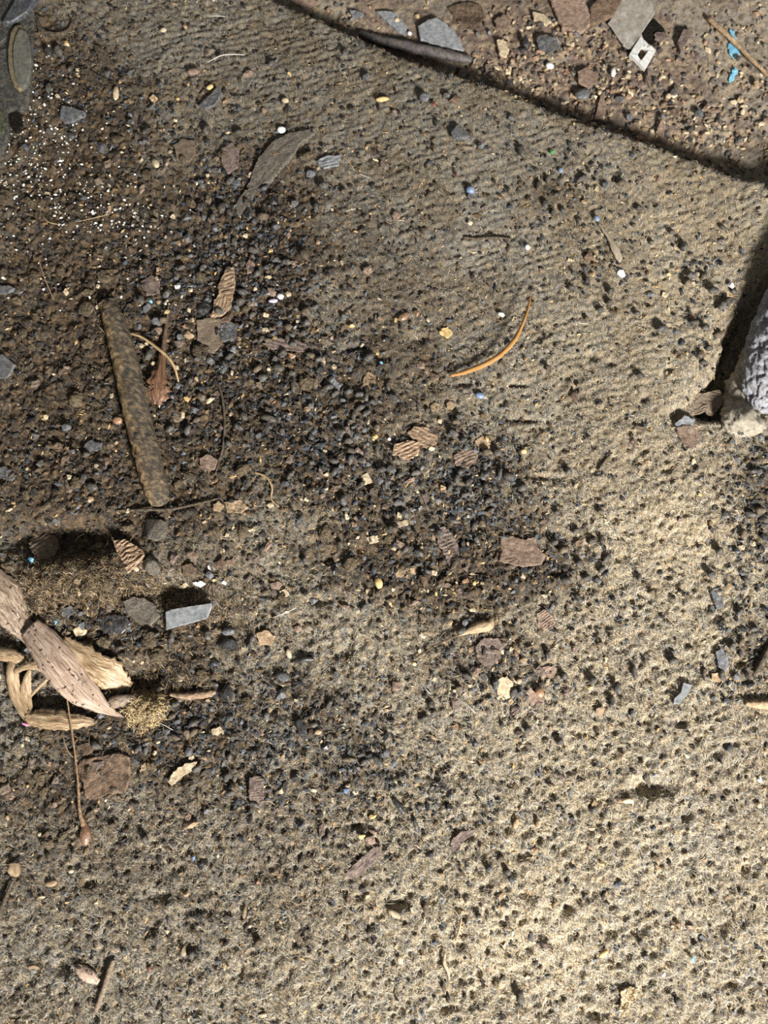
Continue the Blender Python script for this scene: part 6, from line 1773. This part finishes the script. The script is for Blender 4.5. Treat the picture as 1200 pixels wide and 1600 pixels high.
# ------------------------------------------------------------------ loose grit, white crumbs and chaff: nobody could count them
def scatter(name, n, dens, base, size, cols, seed, flat=0.7, elong=1.3, lift=0.0002, label=None, cat=None, far=False, umax=1250, vmax=1650, umin=-50, vmin=-50):
    r = np.random.default_rng(seed)
    us, vs = [], []
    tot = 0
    while tot < n:
        u = r.uniform(umin, umax, 40000)
        v = r.uniform(vmin, vmax, 40000)
        ok = r.random(40000) < dens(u, v)
        us.append(u[ok])
        vs.append(v[ok])
        tot += ok.sum()
        if len(us) > 60:
            break
    u, v = np.concatenate(us)[:n], np.concatenate(vs)[:n]
    x, y = unproj(u, v)
    ed = edge_dist(x, y)
    k = (ed < -0.002) if far else (ed > 0.001)
    x, y = x[k], y[k]
    m = len(x)
    z = ground_z(x, y, True)
    Vb, Fb = base
    s = r.uniform(size[0], size[1], m) * r.uniform(0.6, 1.0, m)
    sc = np.stack([s * elong * r.uniform(.8, 1.3, m), s * r.uniform(.7, 1.0, m), s * flat * r.uniform(.7, 1.2, m)], 1)
    J = Vb[None] * (1 + r.uniform(-0.28, 0.28, (m, len(Vb), 1)))
    W_ = J * sc[:, None, :]
    # random tilt about x, then turn about z
    ti = r.normal(0, 0.4, m)
    c_, s_2 = np.cos(ti)[:, None], np.sin(ti)[:, None]
    Y1 = W_[..., 1] * c_ - W_[..., 2] * s_2
    Z1 = W_[..., 1] * s_2 + W_[..., 2] * c_
    an = r.uniform(0, 2 * np.pi, m)
    ca, sa = np.cos(an)[:, None], np.sin(an)[:, None]
    X2 = W_[..., 0] * ca - Y1 * sa
    Y2 = W_[..., 0] * sa + Y1 * ca
    V = np.stack([X2 + x[:, None], Y2 + y[:, None], Z1 + (z + sc[:, 2] * 0.35 + lift)[:, None]], -1).reshape(-1, 3)
    F = (Fb[None] + (np.arange(m) * len(Vb))[:, None, None]).reshape(-1, Fb.shape[1])
    cc = np.array([lin(*q_)[:3] for q_ in cols])[r.integers(0, len(cols), m)] * r.uniform(.7, 1.25, m)[:, None]
    return link(name, mesh_from_arrays(name, V, F, np.repeat(cc, len(Vb), axis=0), smooth_shade=False), M['grit'], label=label, cat=cat, kind='stuff')


OCT = (np.array([(1, 0, 0), (-1, 0, 0), (0, 1, 0), (0, -1, 0), (0, 0, 1), (0, 0, -1)], float),
       np.array([(0, 2, 4), (2, 1, 4), (1, 3, 4), (3, 0, 4), (2, 0, 5), (1, 2, 5), (3, 1, 5), (0, 3, 5)]))
d_pel = lambda u, v: np.clip(blobs(u, v, PELLET) * 0.55 + 0.015, 0, 1)
d_dirt = lambda u, v: np.clip(blobs(u, v, DIRT), 0, 1) * 0.9 + 0.04
scatter('dark_grit', 5200, d_pel, ICO1, (0.0010, 0.0022), [(34, 36, 40), (54, 57, 61), (76, 80, 84), (50, 44, 40), (100, 101, 101)], 1, label='loose black and grey grit among the pellets', cat='grit')
scatter('soil_crumbs', 9000, d_dirt, ICO1, (0.0008, 0.0022), [(58, 48, 38), (84, 70, 54), (44, 38, 33), (104, 86, 62), (70, 64, 58)], 2, label='dark brown soil crumbs on the left half of the carpet', cat='soil')
scatter('tan_chaff', 5000, lambda u, v: np.clip(0.25 + 0.3 * blobs(u, v, BR + PELLET) + 0.3 * blobs(u, v, TAN), 0, 1), OCT, (0.0005, 0.0013), [(206, 178, 132), (176, 144, 102), (226, 204, 164), (150, 116, 82), (196, 160, 108)], 3, flat=0.5, elong=1.8, label='fine cream and tan chaff strewn over the carpet', cat='chaff')
scatter('white_crumbs', 560, lambda u, v: np.clip(blobs(u, v, [(40, 285, 70, 60, .5), (90, 200, 50, 40, .4), (180, 345, 60, 30, .6), (60, 130, 40, 60, .2), (160, 300, 60, 30, .3), (300, 460, 60, 60, .08), (100, 420, 120, 80, .05)]), 0, 1), ICO1, (0.0004, 0.0013),
        [(226, 222, 210), (240, 238, 230), (206, 196, 178)], 4, flat=0.8, elong=1.1, lift=0.0006, label='tiny white crumbs sprinkled over the soil at the left edge', cat='crumbs')
scatter('grey_specks', 2600, lambda u, v: 0.3 + 0 * u, OCT, (0.0006, 0.0014), [(60, 62, 66), (96, 100, 106), (120, 126, 134), (44, 40, 38)], 5, flat=0.5, elong=1.4, label='fine dark specks trodden into the carpet', cat='specks')
scatter('floor_gravel', 2300, lambda u, v: np.clip(blobs(u, v, [(880, 90, 140, 90, 1), (1100, 200, 160, 90, .8), (760, 110, 120, 30, .9), (520, 15, 70, 30, .8), (1180, 60, 90, 80, .4)]), 0.05, 1), ICO1, (0.0008, 0.0026),
        [(168, 146, 112), (126, 106, 86), (84, 78, 72), (196, 178, 146), (144, 118, 96), (66, 62, 60), (118, 112, 104), (140, 126, 104)], 6, label='mixed brown and tan gravel on the far floor', cat='gravel', far=True, umin=380, vmax=360)

lv, lf, lc = fibres(26000, lambda u, v, x, y: np.where(edge_dist(x, y) > 0.002, np.clip(0.15 + blobs(u, v, PELLET + DIRT) * 0.5, 0, 1), 0), 91, 0.0042, 0.00016, fibre_cols, lift=0.0012, rise=0.0022, segs=3, curl=1.6)
link('lint', mesh_from_arrays('lint', lv, lf, lc), M['fibre'], label='fine pale lint lying over the soil and pellets', cat='lint', kind='stuff')
